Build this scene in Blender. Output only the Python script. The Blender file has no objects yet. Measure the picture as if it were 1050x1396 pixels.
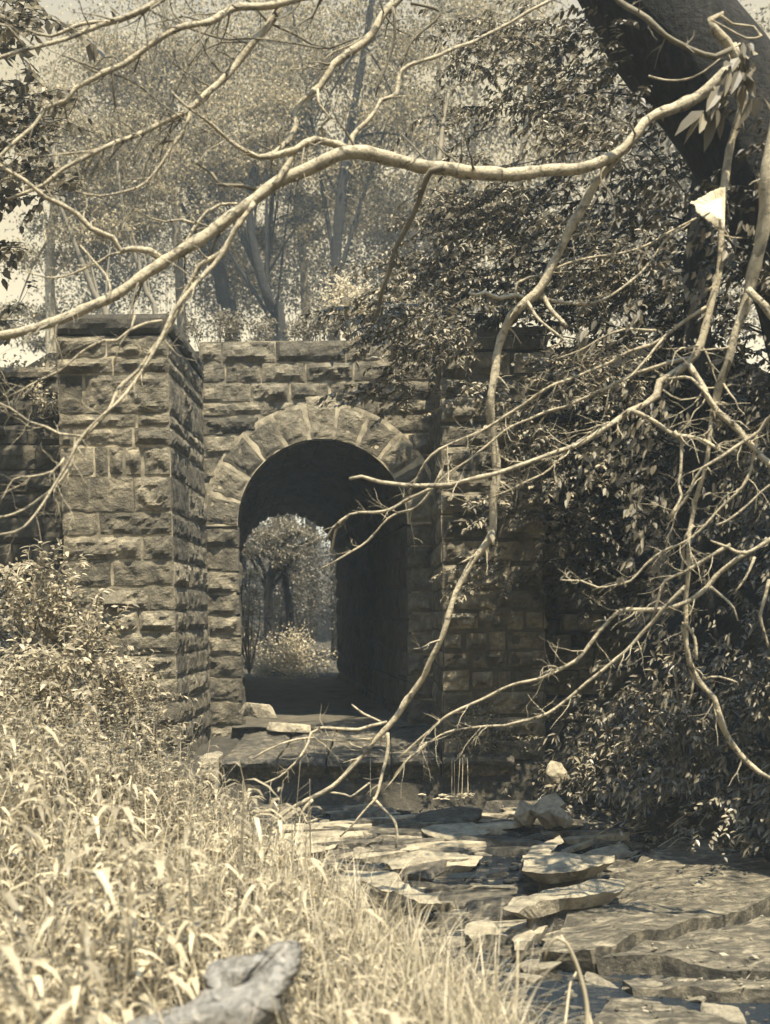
import bpy, math, random
import numpy as np
from mathutils import Vector, Matrix, noise as mnoise

random.seed(7)
RNG = np.random.default_rng(11)
SC = bpy.context.scene
COL = SC.collection
PI = math.pi

# ------------------------------------------------------------------ camera
F, CX, CY, CZ = 1500.0, 525.0, 966.0, 1.6      # focal length and principal point in photo pixels
CAMR = Matrix.Rotation(math.radians(85), 3, 'X') @ Matrix.Rotation(math.radians(-0.6), 3, 'Z')
CAMP = Vector((0, 0, CZ))

def ray(px, py):
    return CAMR @ Vector(((px - CX) / F, (CY - py) / F, -1.0))
def P(px, py, Y):
    d = ray(px, py)
    return CAMP + d * (Y / d.y)
def PZ(px, py, z):
    d = ray(px, py)
    return CAMP + d * ((z - CZ) / d.z)

cam_data = bpy.data.cameras.new("camera")
cam = bpy.data.objects.new("camera", cam_data)
COL.objects.link(cam)
cam.matrix_world = Matrix.Translation(CAMP) @ CAMR.to_4x4()
cam_data.sensor_width = 36
cam_data.lens = F / 1396 * 36
cam_data.shift_y = (CY - 698) / 1396
cam_data.clip_start = 0.05
cam_data.clip_end = 2000
cam_data.dof.use_dof = True
cam_data.dof.focus_distance = 11.5
cam_data.dof.aperture_fstop = 1.7
SC.camera = cam

# ------------------------------------------------------------------ light
SUN_DIR = Vector((0.14, -0.34, 0.93)).normalized()
ELEV = math.asin(SUN_DIR.z)
AZ = math.atan2(SUN_DIR.x, SUN_DIR.y)
sun_data = bpy.data.lights.new("sun", 'SUN')
sun_data.energy = 5.0
sun_data.angle = math.radians(0.53)
sun_data.color = (1.0, 0.91, 0.72)
sun = bpy.data.objects.new("sun", sun_data)
COL.objects.link(sun)
sun.rotation_euler = SUN_DIR.to_track_quat('Z', 'Y').to_euler()
sun.location = (4, -8, 30)

world = bpy.data.worlds.new("World")
SC.world = world
world.use_nodes = True
wn, wl = world.node_tree.nodes, world.node_tree.links
wn.clear()
wo = wn.new('ShaderNodeOutputWorld')
bg = wn.new('ShaderNodeBackground'); bg.inputs['Strength'].default_value = 0.115
sky = wn.new('ShaderNodeTexSky'); sky.sky_type = 'NISHITA'; sky.sun_disc = False
sky.sun_elevation = ELEV; sky.sun_rotation = AZ
sky.dust_density = 4.0; sky.air_density = 1.0
bw = wn.new('ShaderNodeRGBToBW')
tc = wn.new('ShaderNodeTexCoord'); sx = wn.new('ShaderNodeSeparateXYZ')
rmp = wn.new('ShaderNodeValToRGB')
rmp.color_ramp.elements[0].position = 0.42; rmp.color_ramp.elements[0].color = (1.0, 0.85, 0.55, 1)
rmp.color_ramp.elements[1].position = 0.66; rmp.color_ramp.elements[1].color = (0.34, 0.60, 1.0, 1)
mx = wn.new('ShaderNodeMix'); mx.data_type = 'RGBA'; mx.blend_type = 'MULTIPLY'; mx.inputs['Factor'].default_value = 1.0
wl.new(sky.outputs[0], bw.inputs[0]); wl.new(tc.outputs['Generated'], sx.inputs[0])
wl.new(sx.outputs['Z'], rmp.inputs[0])
wl.new(bw.outputs[0], mx.inputs['A']); wl.new(rmp.outputs[0], mx.inputs['B'])
wl.new(mx.outputs['Result'], bg.inputs['Color']); wl.new(bg.outputs[0], wo.inputs[0])

SC.view_settings.view_transform = 'Standard'
SC.view_settings.look = 'None'
SC.view_settings.gamma = 1.0
SC.view_settings.exposure = 1.82
SC.render.engine = 'CYCLES'
SC.cycles.max_bounces = 6
SC.cycles.diffuse_bounces = 3
SC.cycles.transmission_bounces = 3
SC.cycles.transparent_max_bounces = 4
SC.cycles.use_denoising = True
SC.cycles.sample_clamp_indirect = 4

# ------------------------------------------------------------------ materials
SEPIA = (1.0, 0.845, 0.56)
def tone(v, t=SEPIA):
    return (v * t[0], v * t[1], v * t[2], 1)

def new_mat(name):
    m = bpy.data.materials.new(name); m.use_nodes = True
    nt = m.node_tree
    nt.nodes.clear()
    out = nt.nodes.new('ShaderNodeOutputMaterial')
    return m, nt, out

def noise_node(nt, scale, detail=4, rough=0.6, coord='Object', dist=0.0):
    tcn = nt.nodes.new('ShaderNodeTexCoord')
    n = nt.nodes.new('ShaderNodeTexNoise')
    n.inputs['Scale'].default_value = scale; n.inputs['Detail'].default_value = detail
    n.inputs['Roughness'].default_value = rough; n.inputs['Distortion'].default_value = dist
    nt.links.new(tcn.outputs[coord], n.inputs['Vector'])
    return n

def ramp_node(nt, src, stops):
    r = nt.nodes.new('ShaderNodeValToRGB')
    el = r.color_ramp.elements
    while len(el) < len(stops): el.new(0.5)
    for e, (p, c) in zip(el, stops):
        e.position = p; e.color = c
    nt.links.new(src, r.inputs[0])
    return r

def solid_mat(name, stops, scale=6, rough=0.85, bump=0.4, bscale=40, bdist=0.02, island=0.0, spec=0.3, dist=0.3, stain=None, stretch=None):
    """A stone, bark or soil surface: noise-driven tone, optional stains, fine bump."""
    m, nt, out = new_mat(name)
    b = nt.nodes.new('ShaderNodeBsdfPrincipled')
    b.inputs['Roughness'].default_value = rough
    b.inputs['Specular IOR Level'].default_value = spec
    n = noise_node(nt, scale, 6, 0.65, dist=dist)
    if stretch:
        mpg = nt.nodes.new('ShaderNodeMapping'); mpg.inputs['Scale'].default_value = stretch
        nt.links.new(n.inputs['Vector'].links[0].from_socket, mpg.inputs[0]); nt.links.new(mpg.outputs[0], n.inputs['Vector'])
    r = ramp_node(nt, n.outputs['Fac'], stops)
    col = r.outputs[0]
    if stain:
        n3 = noise_node(nt, stain[0], 5, 0.7, dist=1.0)
        r3 = ramp_node(nt, n3.outputs['Fac'], [(stain[1], (0, 0, 0, 1)), (stain[2], (1, 1, 1, 1))])
        mxs = nt.nodes.new('ShaderNodeMix'); mxs.data_type = 'RGBA'
        mxs.inputs['B'].default_value = stain[3]
        nt.links.new(r3.outputs[0], mxs.inputs['Factor']); nt.links.new(col, mxs.inputs['A'])
        col = mxs.outputs['Result']
    if island:
        g = nt.nodes.new('ShaderNodeNewGeometry')
        mr = nt.nodes.new('ShaderNodeMapRange')
        mr.inputs['To Min'].default_value = 1 - island; mr.inputs['To Max'].default_value = 1 + island
        nt.links.new(g.outputs['Random Per Island'], mr.inputs['Value'])
        vm = nt.nodes.new('ShaderNodeVectorMath'); vm.operation = 'SCALE'
        nt.links.new(col, vm.inputs[0]); nt.links.new(mr.outputs[0], vm.inputs['Scale'])
        col = vm.outputs[0]
    nt.links.new(col, b.inputs['Base Color'])
    n2 = noise_node(nt, bscale, 8, 0.7)
    bp = nt.nodes.new('ShaderNodeBump'); bp.inputs['Strength'].default_value = bump; bp.inputs['Distance'].default_value = bdist
    nt.links.new(n2.outputs['Fac'], bp.inputs['Height']); nt.links.new(bp.outputs[0], b.inputs['Normal'])
    nt.links.new(b.outputs[0], out.inputs[0])
    return m

def leaf_mat(name, lo, hi, trans=0.35, rough=0.55, tint=SEPIA, spec=0.35):
    m, nt, out = new_mat(name)
    b = nt.nodes.new('ShaderNodeBsdfPrincipled')
    b.inputs['Roughness'].default_value = rough
    b.inputs['Specular IOR Level'].default_value = spec
    t = nt.nodes.new('ShaderNodeBsdfTranslucent')
    g = nt.nodes.new('ShaderNodeNewGeometry')
    r = ramp_node(nt, g.outputs['Random Per Island'], [(0.0, tone(lo, tint)), (0.6, tone((lo + hi) / 2, tint)), (1.0, tone(hi, tint))])
    nt.links.new(r.outputs[0], b.inputs['Base Color']); nt.links.new(r.outputs[0], t.inputs['Color'])
    ms = nt.nodes.new('ShaderNodeMixShader'); ms.inputs[0].default_value = trans
    nt.links.new(b.outputs[0], ms.inputs[1]); nt.links.new(t.outputs[0], ms.inputs[2])
    nt.links.new(ms.outputs[0], out.inputs[0])
    return m

M = {}
M['stone'] = solid_mat('sandstone', [(0.28, tone(0.042)), (0.5, tone(0.11)), (0.72, tone(0.235))], 5, 0.9, 1.0, 24, 0.05, 0.4,
                       stain=(2.2, 0.52, 0.68, tone(0.05)))
M['stone_light'] = solid_mat('dressed sandstone', [(0.25, tone(0.06)), (0.5, tone(0.125)), (0.75, tone(0.22))], 5, 0.9, 1.0, 26, 0.04, 0.4, stain=(2.5, 0.55, 0.7, tone(0.07)))
M['stone_dark'] = solid_mat('weathered shade-toned sandstone', [(0.25, tone(0.015)), (0.5, tone(0.04)), (0.8, tone(0.09))], 3, 0.9, 0.9, 28, 0.03, 0.25)  # low tone carries the left wing wall's shade; also weathered copings, dark joints
M['mortar'] = solid_mat('lime mortar', [(0.36, tone(0.05)), (0.5, tone(0.14)), (0.66, tone(0.36))], 2.2, 0.95, 0.6, 60, 0.01)
M['mortar_pale'] = solid_mat('fresh lime mortar', [(0.38, tone(0.10)), (0.6, tone(0.36))], 4, 0.95, 0.6, 60, 0.01)
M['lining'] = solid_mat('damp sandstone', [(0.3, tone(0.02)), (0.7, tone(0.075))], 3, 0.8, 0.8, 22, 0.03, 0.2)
M['rock'] = solid_mat('creek rock', [(0.3, tone(0.10)), (0.5, tone(0.24)), (0.7, tone(0.36))], 8, 0.75, 1.0, 26, 0.05, 0.0, spec=0.4, stain=(3, 0.56, 0.66, tone(0.08)))
M['wet_rock'] = solid_mat('wet creek rock', [(0.3, tone(0.012)), (0.5, tone(0.045)), (0.72, tone(0.17))], 9, 0.32, 1.0, 26, 0.04, 0.3, spec=0.5)
M['bedrock'] = solid_mat('layered bedrock', [(0.34, tone(0.02)), (0.48, tone(0.08)), (0.58, tone(0.16)), (0.70, tone(0.28))], 7, 0.75, 1.0, 40, 0.04, 0.0, dist=0.6, stretch=(0.8, 2.6, 1), stain=(2.5, 0.5, 0.66, tone(0.05)))
M['bark'] = solid_mat('pale smooth bark', [(0.3, tone(0.14)), (0.5, tone(0.31)), (0.75, tone(0.42))], 16, 0.85, 1.0, 50, 0.02, stain=(11, 0.54, 0.64, tone(0.07)))
M['bark_mid'] = solid_mat('grey bark', [(0.3, tone(0.07)), (0.7, tone(0.16))], 8, 0.9, 0.7, 35, 0.015)
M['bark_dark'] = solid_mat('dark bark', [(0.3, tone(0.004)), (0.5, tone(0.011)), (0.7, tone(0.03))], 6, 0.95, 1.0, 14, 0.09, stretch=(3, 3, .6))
M['soil'] = solid_mat('leaf mould', [(0.3, tone(0.015)), (0.6, tone(0.04)), (0.8, tone(0.09))], 6, 0.95, 1.0, 25, 0.05)
M['gravel'] = solid_mat('wet stony bed', [(0.3, tone(0.015)), (0.55, tone(0.05)), (0.75, tone(0.2))], 12, 0.45, 1.0, 30, 0.04)
M['grey_wood'] = solid_mat('weathered grey wood', [(0.3, (0.05, 0.046, 0.038, 1)), (0.45, (0.16, 0.148, 0.124, 1)), (0.55, (0.24, 0.22, 0.185, 1)), (0.72, (0.42, 0.385, 0.32, 1))], 9, 0.7, 1.0, 32, 0.05, dist=1.0, stretch=(2.2, 1, 4.0), stain=(9, 0.52, 0.66, (0.28, 0.265, 0.235, 1)))
M['added_patch'] = solid_mat('pale bracket', [(0.3, tone(0.30)), (0.7, tone(0.46))], 14, 0.9, 0.8, 60, 0.02)
M['leaf_pale'] = leaf_mat('pale weed leaf', 0.18, 0.56, 0.45)
M['leaf_bank'] = leaf_mat('bank weed leaf', 0.14, 0.50, 0.45)
M['leaf_mid'] = leaf_mat('beech leaf', 0.07, 0.24, 0.4)
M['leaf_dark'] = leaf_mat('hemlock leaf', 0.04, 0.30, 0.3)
M['leaf_shade'] = leaf_mat('shade-toned leaf', 0.03, 0.09, 0.2)  # dark leaf copy, deep shade put into its colour
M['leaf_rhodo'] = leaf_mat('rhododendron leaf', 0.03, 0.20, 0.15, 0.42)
M['leaf_far'] = leaf_mat('far leaf', 0.07, 0.42, 0.45, tint=(1.0, .82, .48))
M['leaf_sun'] = leaf_mat('sun-toned leaf', 0.26, 0.60, 0.45)  # bright leaf copy, sunlight put into its colour
M['leaf_litter'] = leaf_mat('fallen leaf', 0.04, 0.24, 0.1)
M['grass'] = leaf_mat('grass blade', 0.18, 0.52, 0.4)

mw, nt, out = new_mat('stream water')
b = nt.nodes.new('ShaderNodeBsdfPrincipled')
b.inputs['Base Color'].default_value = (0.010, 0.013, 0.016, 1); b.inputs['Roughness'].default_value = 0.06
b.inputs['IOR'].default_value = 1.33
tcn = nt.nodes.new('ShaderNodeTexCoord'); mp = nt.nodes.new('ShaderNodeMapping'); mp.inputs['Scale'].default_value = (3, 9, 1)
nn = nt.nodes.new('ShaderNodeTexNoise'); nn.inputs['Scale'].default_value = 2.2; nn.inputs['Detail'].default_value = 4
bp = nt.nodes.new('ShaderNodeBump'); bp.inputs['Strength'].default_value = 0.5; bp.inputs['Distance'].default_value = 0.05
nt.links.new(tcn.outputs['Object'], mp.inputs[0]); nt.links.new(mp.outputs[0], nn.inputs['Vector'])
nt.links.new(nn.outputs['Fac'], bp.inputs['Height']); nt.links.new(bp.outputs[0], b.inputs['Normal'])
nt.links.new(b.outputs[0], out.inputs[0])
M['water'] = mw
M['foam'] = solid_mat('falling water', [(0.35, tone(0.2)), (0.7, tone(0.5))], 30, 0.4, 0.5, 40, 0.01)

m_h, nt, out = new_mat('haze')
vol = nt.nodes.new('ShaderNodeVolumePrincipled')
vol.inputs['Color'].default_value = (0.78, 0.92, 1.0, 1); vol.inputs['Density'].default_value = 0.0013; vol.inputs['Anisotropy'].default_value = 0.0
nt.links.new(vol.outputs[0], out.inputs['Volume'])
M['haze'] = m_h

# ------------------------------------------------------------------ mesh helpers
class MB:
    def __init__(s): s.v = []; s.f = []; s.n = 0
    def add(s, verts, faces):
        verts = np.asarray(verts, dtype=np.float64).reshape(-1, 3)
        s.v.append(verts)
        for fa in (faces if isinstance(faces, list) else [faces]):
            fa = np.asarray(fa, dtype=np.int64)
            if fa.size: s.f.append(fa + s.n)
        s.n += len(verts)
    def build(s, name, mat, parent=None, smooth=False, origin=None):
        v = np.concatenate(s.v) if s.v else np.zeros((0, 3))
        return link_mesh(name, v, s.f, mat, parent, smooth, origin)

def make_mesh(name, v, flist, mat, smooth=False):
    me = bpy.data.meshes.new(name)
    me.vertices.add(len(v)); me.vertices.foreach_set('co', np.asarray(v, dtype=np.float32).ravel())
    loops, starts, tot = [], [], 0
    for fa in flist:
        k = fa.shape[1]
        loops.append(fa.ravel()); starts.append(np.arange(len(fa)) * k + tot); tot += fa.size
    if tot:
        L = np.concatenate(loops).astype(np.int32); S = np.concatenate(starts).astype(np.int32)
        me.loops.add(len(L)); me.loops.foreach_set('vertex_index', L)
        me.polygons.add(len(S)); me.polygons.foreach_set('loop_start', S)
        me.polygons.foreach_set('use_smooth', np.full(len(S), smooth))
    me.update(calc_edges=True); me.validate()
    if mat: me.materials.append(mat)
    return me

def link_mesh(name, v, flist, mat, parent=None, smooth=False, origin=None):
    v = np.asarray(v, dtype=np.float64)
    base = np.zeros(3)
    if parent is not None: base = np.array(parent['_o'] if '_o' in parent else (0, 0, 0), dtype=float)
    o_w = np.array(origin, dtype=float) if origin is not None else base
    me = make_mesh(name, v - o_w, flist, mat, smooth)
    o = bpy.data.objects.new(name, me); COL.objects.link(o)
    if parent is not None:
        o.parent = parent
    o.location = tuple(o_w - base)
    o['_o'] = tuple(float(q) for q in o_w)
    return o

def tag(o, label=None, cat=None, group=None, kind=None):
    if label: o['label'] = label
    if cat: o['category'] = cat
    if group: o['group'] = group
    if kind: o['kind'] = kind
    return o

def thing(name, loc, label, cat, group=None):
    o = bpy.data.objects.new(name, None); COL.objects.link(o)
    o.empty_display_size = 0.2
    o.location = tuple(loc); o['_o'] = tuple(float(q) for q in loc)
    return tag(o, label, cat, group)

def copy_thing(o, loc, rotz, scale, label=None):
    c = o.copy(); COL.objects.link(c)
    c.location = tuple(loc); c.rotation_euler = (0, 0, rotz); c.scale = (scale, scale, scale)
    if label: c['label'] = label
    for ch in o.children:
        d = ch.copy(); COL.objects.link(d); d.parent = c
    return c

def fbm(p, s=1.0, o=4):
    return mnoise.fractal(Vector(p) * s, 1.0, 2.0, o)

def catmull(pts, step):
    pts = [np.asarray(p, float) for p in pts]
    if len(pts) < 2: return np.array(pts)
    q = [2 * pts[0] - pts[1]] + pts + [2 * pts[-1] - pts[-2]]
    outp = []
    for i in range(1, len(q) - 2):
        p0, p1, p2, p3 = q[i - 1], q[i], q[i + 1], q[i + 2]
        n = max(1, int(np.linalg.norm(p2[:3] - p1[:3]) / step))
        for k in range(n):
            t = k / n
            outp.append(0.5 * ((2 * p1) + (-p0 + p2) * t + (2 * p0 - 5 * p1 + 4 * p2 - p3) * t * t + (-p0 + 3 * p1 - 3 * p2 + p3) * t ** 3))
    outp.append(pts[-1])
    return np.array(outp)

def tube(mb, path, sides=7, rough=0.12, cap=True):
    """path: n x 4 array (x, y, z, radius)"""
    n = len(path)
    if n < 2: return
    pos, rad = path[:, :3], path[:, 3]
    tan = np.gradient(pos, axis=0); tan /= np.linalg.norm(tan, axis=1)[:, None] + 1e-9
    up = np.array([0.13, 0.31, 0.94]); a = np.cross(tan, up); ln = np.linalg.norm(a, axis=1)[:, None]
    a = np.where(ln < 0.05, np.cross(tan, np.array([1.0, 0, 0])), a); a /= np.linalg.norm(a, axis=1)[:, None] + 1e-9
    for i in range(1, n):
        w = a[i - 1] - tan[i] * np.dot(a[i - 1], tan[i]); l = np.linalg.norm(w)
        if l > 1e-4: a[i] = w / l
    c = np.cross(tan, a)
    th = np.linspace(0, 2 * PI, sides, endpoint=False)
    rr = rad[:, None] * (1 + rough * RNG.standard_normal((n, sides)) * 0.6 + rough * RNG.standard_normal((n, 1)))
    v = pos[:, None, :] + rr[:, :, None] * (np.cos(th)[None, :, None] * a[:, None, :] + np.sin(th)[None, :, None] * c[:, None, :])
    v = v.reshape(-1, 3)
    i = np.arange(n - 1)[:, None] * sides; j = np.arange(sides)[None, :]; j2 = (j + 1) % sides
    q = np.stack([i + j, i + j2, i + sides + j2, i + sides + j], -1).reshape(-1, 4)
    faces = [q]
    if cap:
        v = np.vstack([v, pos[0], pos[-1]])
        t1 = np.stack([np.full(sides, n * sides), (np.arange(sides) + 1) % sides, np.arange(sides)], -1)
        t2 = np.stack([np.full(sides, n * sides + 1), (n - 1) * sides + np.arange(sides), (n - 1) * sides + (np.arange(sides) + 1) % sides], -1)
        faces.append(np.vstack([t1, t2]))
    mb.add(v, faces)

def norm(a): return a / (np.linalg.norm(a, axis=-1, keepdims=True) + 1e-9)

def leaves(mb, c, d, nrm, L, W, kind='quad', droop=0.0):
    """many leaves at once: c base points, d directions, nrm leaf normals, L lengths, W widths"""
    c = np.asarray(c, float); n = len(c)
    if n == 0: return
    d = norm(np.asarray(d, float)); side = norm(np.cross(d, nrm)); nr = norm(np.cross(side, d))
    L = np.broadcast_to(L, n)[:, None].astype(float); W = np.broadcast_to(W, n)[:, None].astype(float)
    g = np.array([0, 0, -1.0])
    if kind == 'quad':
        m = c + d * L * 0.45 - nr * W * 0.12
        v = np.stack([c, m + side * W / 2, c + d * L + g * droop * L, m - side * W / 2], 1).reshape(-1, 3)
        i = np.arange(n) * 4
        mb.add(v, np.stack([i, i + 1, i + 2, i + 3], -1))
    else:   # lance: folded, curved, six-sided
        dr = np.broadcast_to(droop, n)[:, None] if np.ndim(droop) else droop
        def pt(t, w, s):
            return c + d * L * t + g * dr * L * t * t + side * W * w * s + nr * W * 0.28 * abs(w * s)
        v = np.stack([c, pt(.3, .46, 1), pt(.3, 0, 1), pt(.3, .46, -1), pt(.68, .36, 1), pt(.68, 0, 1), pt(.68, .36, -1), pt(1, 0, 1)], 1).reshape(-1, 3)
        i = np.arange(n) * 8
        q = np.concatenate([np.stack([i + 1, i + 4, i + 5, i + 2], -1), np.stack([i + 2, i + 5, i + 6, i + 3], -1)])
        t = np.concatenate([np.stack([i, i + 1, i + 2], -1), np.stack([i, i + 2, i + 3], -1), np.stack([i + 4, i + 7, i + 5], -1), np.stack([i + 5, i + 7, i + 6], -1)])
        mb.add(v, [q, t])

def blades(mb, c, d, L, W, droop, segs=4):
    """grass blades: base c, direction d, arching over by droop"""
    c = np.asarray(c, float); n = len(c); d = norm(np.asarray(d, float))
    az = RNG.uniform(0, 2 * PI, n); side = np.stack([np.cos(az), np.sin(az), np.zeros(n)], -1)
    hd = norm(np.stack([-np.sin(az), np.cos(az), np.zeros(n)], -1))
    L = np.broadcast_to(L, n)[:, None]; W = np.broadcast_to(W, n)[:, None]; dr = np.broadcast_to(droop, n)[:, None]
    rows = []
    for k in range(segs + 1):
        t = k / segs
        p = c + d * L * t + hd * L * dr * t * t * 0.8 - np.array([0, 0, 1.0]) * L * dr * t ** 3 * 0.55
        w = W * (1 - t ** 1.6) * 0.5 + 0.0004
        rows += [p + side * w, p - side * w]
    v = np.stack(rows, 1).reshape(-1, 3); K = 2 * (segs + 1); i = np.arange(n) * K
    q = np.concatenate([np.stack([i + 2 * k, i + 2 * k + 1, i + 2 * k + 3, i + 2 * k + 2], -1) for k in range(segs)])
    mb.add(v, q)

def rand_dirs(n, zbias=0.0, rng=RNG):
    v = rng.standard_normal((n, 3)); v[:, 2] += zbias
    return norm(v)

# ------------------------------------------------------------------ terrain
def interp(x, xs, ys): return np.interp(x, xs, ys)
def sstep(t): t = np.clip(t, 0, 1); return t * t * (3 - 2 * t)
def bed_z(y): return interp(y, [2, 5, 8, 12.55, 12.85, 16, 27, 34, 80], [-1.08, -1.02, -0.93, -0.70, -0.22, -0.12, -0.02, 0.15, 3.0])
def left_edge(y): return interp(y, [2, 4, 5, 6, 7, 8, 10, 12, 13.3, 15.4, 16, 27, 32, 80], [1.5, 1.25, 1.0, 0.62, 0.2, -0.25, -1.25, -2.1, -2.5, -2.5, -6, -7, -3.6, -4])
def right_edge(y): return interp(y, [2, 5, 7, 9, 11, 13, 15.4, 16, 27, 32, 80], [6.0, 4.9, 4.1, 3.2, 2.55, 2.0, 1.9, 5, 5, -1.2, -1])
def ground(x, y):
    x = np.asarray(x, float); y = np.asarray(y, float)
    z = bed_z(y)
    dl = left_edge(y) - x; dr = x - right_edge(y)
    kl = interp(y, [3, 5, 7, 9, 11, 13, 26, 34], [0.06, 0.10, 0.28, 0.54, 0.78, 0.80, 0.3, 0.35])
    cap_l = interp(y, [3, 6, 10, 14, 30, 60], [0.5, 1.2, 2.3, 2.6, 3.0, 6])
    rise = interp(y, [3, 7, 11, 14, 30], [0.70, 0.56, 0.35, 0.3, 0.7])
    zl = rise * sstep(dl / 0.55) + np.minimum(kl * np.clip(dl - 0.4, 0, None), cap_l)
    kr = interp(y, [3, 7, 9, 12, 15, 30], [0.10, 0.25, 0.8, 1.0, 1.0, 0.35])
    zr = 0.12 * sstep(dr / 0.3) + np.minimum(kr * np.clip(dr - 0.2, 0, None), 6.5)
    far = 6.0 * sstep((y - 34) / 60)
    return z + np.where(dl > 0, zl, 0) + np.where(dr > 0, zr, 0) + far * 0.6
def gz(x, y): return float(ground(x, y))

def ground_sheet():
    xs = np.unique(np.concatenate([np.linspace(-400, -30, 14), np.linspace(-30, -7, 16), np.linspace(-7, 7, 141), np.linspace(7, 30, 16), np.linspace(30, 400, 14)]))
    ys = np.unique(np.concatenate([np.linspace(-60, -3, 10), np.linspace(-3, 17, 161), np.linspace(17, 40, 40), np.linspace(40, 600, 20)]))
    X, Y = np.meshgrid(xs, ys)
    Z = ground(X, Y)
    near = (np.abs(X) < 10) & (Y > 0) & (Y < 40)
    N = np.array([fbm((x, y, 0), 1.7, 5) * 0.07 if nr else 0 for x, y, nr in zip(X.ravel(), Y.ravel(), near.ravel())]).reshape(X.shape)
    Z = Z + N
    v = np.stack([X, Y, Z], -1).reshape(-1, 3)
    ny, nx = X.shape
    i = (np.arange(ny - 1)[:, None] * nx + np.arange(nx - 1)[None, :]).ravel()
    q = np.stack([i, i + 1, i + nx + 1, i + nx], -1)
    tag(link_mesh('ground', v, [q], M['soil'], None, True), kind='structure')
ground_sheet()

# creek bed + water follow the bed between the banks
def strip(name, y0, y1, dz, mat, amp, pad, nx=60, ny=140):
    ys = np.linspace(y0, y1, ny); rows = []
    for y in ys:
        xl, xr = left_edge(y) - pad, right_edge(y) + pad
        xx = np.linspace(xl, xr, nx)
        zz = bed_z(y) + dz + np.array([fbm((x, y * 1.0, 5), 2.5, 4) * amp for x in xx])
        rows.append(np.stack([xx, np.full(nx, y), zz], -1))
    v = np.array(rows).reshape(-1, 3)
    i = (np.arange(ny - 1)[:, None] * nx + np.arange(nx - 1)[None, :]).ravel()
    tag(link_mesh(name, v, [np.stack([i, i + 1, i + nx + 1, i + nx], -1)], mat, None, True), kind='structure')
strip('creek_bed', 2.0, 12.42, 0.0, M['gravel'], 0.09, 0.15)
strip('creek_water', 2.0, 12.40, 0.062, M['water'], 0.006, 0.2)

# ------------------------------------------------------------------ masonry
Dw, Dp = 15.5, 13.05
def grid_faces(nu, nv, flip=False):
    i = (np.arange(nv - 1)[:, None] * nu + np.arange(nu - 1)[None, :]).ravel()
    q = np.stack([i, i + 1, i + nu + 1, i + nu], -1)
    return q[:, ::-1] if flip else q

def stone(mb, quad, n, bulge=0.06, back=0.14, seed=0, margin=0.03, spacing=0.03, rough=1.25, draft=0.012):
    """One dressed stone: its face spans the quad (4 corners, a b c d anticlockwise from lower left seen from outside),
    rock-faced inside a drafted margin, with sides running back into the wall."""
    r = random.Random(seed)
    a, b_, c, d = [Vector(q) for q in quad]
    n = Vector(n).normalized()
    w = ((b_ - a).length + (c - d).length) / 2; h = ((d - a).length + (c - b_).length) / 2
    if w < 0.03 or h < 0.03: return
    margin = margin * r.uniform(0.5, 1.5)
    nu = max(5, int(w / spacing)); nv = max(5, int(h / spacing))
    mu, mv = min(0.2, margin / 2 / w), min(0.2, margin / 2 / h)
    planes = [(r.uniform(0.3, 1.1), r.uniform(-1.4, 1.4), r.uniform(-1.5, 1.2)) for _ in range(4)]
    off = Vector((r.uniform(0, 90), r.uniform(0, 90), r.uniform(0, 90)))
    vs = []
    for j in range(nv):
        for i in range(nu):
            s, t = i / (nu - 1), j / (nv - 1)
            es, et = min(s, 1 - s) * w, min(t, 1 - t) * h
            ss, tt = mu + s * (1 - 2 * mu), mv + t * (1 - 2 * mv)
            p = (a * (1 - ss) + b_ * ss) * (1 - tt) + (d * (1 - ss) + c * ss) * tt
            e = min(es, et)
            k = min(1.0, max(0.0, (e - draft) / 0.06)); k = k * k * (3 - 2 * k)
            hgt = min(pl[0] + pl[1] * (s - .5) + pl[2] * (t - .5) for pl in planes)
            hgt = max(0.12, hgt) + rough * 0.55 * mnoise.fractal(p * 7 + off, 1.0, 2.0, 4)
            wob = 0.006 * mnoise.noise(p * 9 + off)
            ew = Vector((mnoise.noise(p * 5 + off), 0, mnoise.noise(p * 5.5 - off))) * 0.012; ew -= n * ew.dot(n)
            p = p + ew
            p = p + n * (bulge * hgt * k + wob)
            if e < 1e-6:   # chipped edges
                p = p - n * max(0, 0.006 + 0.02 * mnoise.noise(p * 6 + off))
            vs.append(p)
    front = grid_faces(nu, nv)
    ring = [i for i in range(nu)] + [j * nu + nu - 1 for j in range(1, nv)] + [(nv - 1) * nu + i for i in range(nu - 2, -1, -1)] + [j * nu for j in range(nv - 2, 0, -1)]
    base = len(vs)
    for k in ring: vs.append(vs[k] - n * back)
    R = len(ring)
    side = np.array([[ring[k], base + k, base + (k + 1) % R, ring[(k + 1) % R]] for k in range(R)])
    mb.add(np.array([tuple(p) for p in vs]), [front, side])

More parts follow.
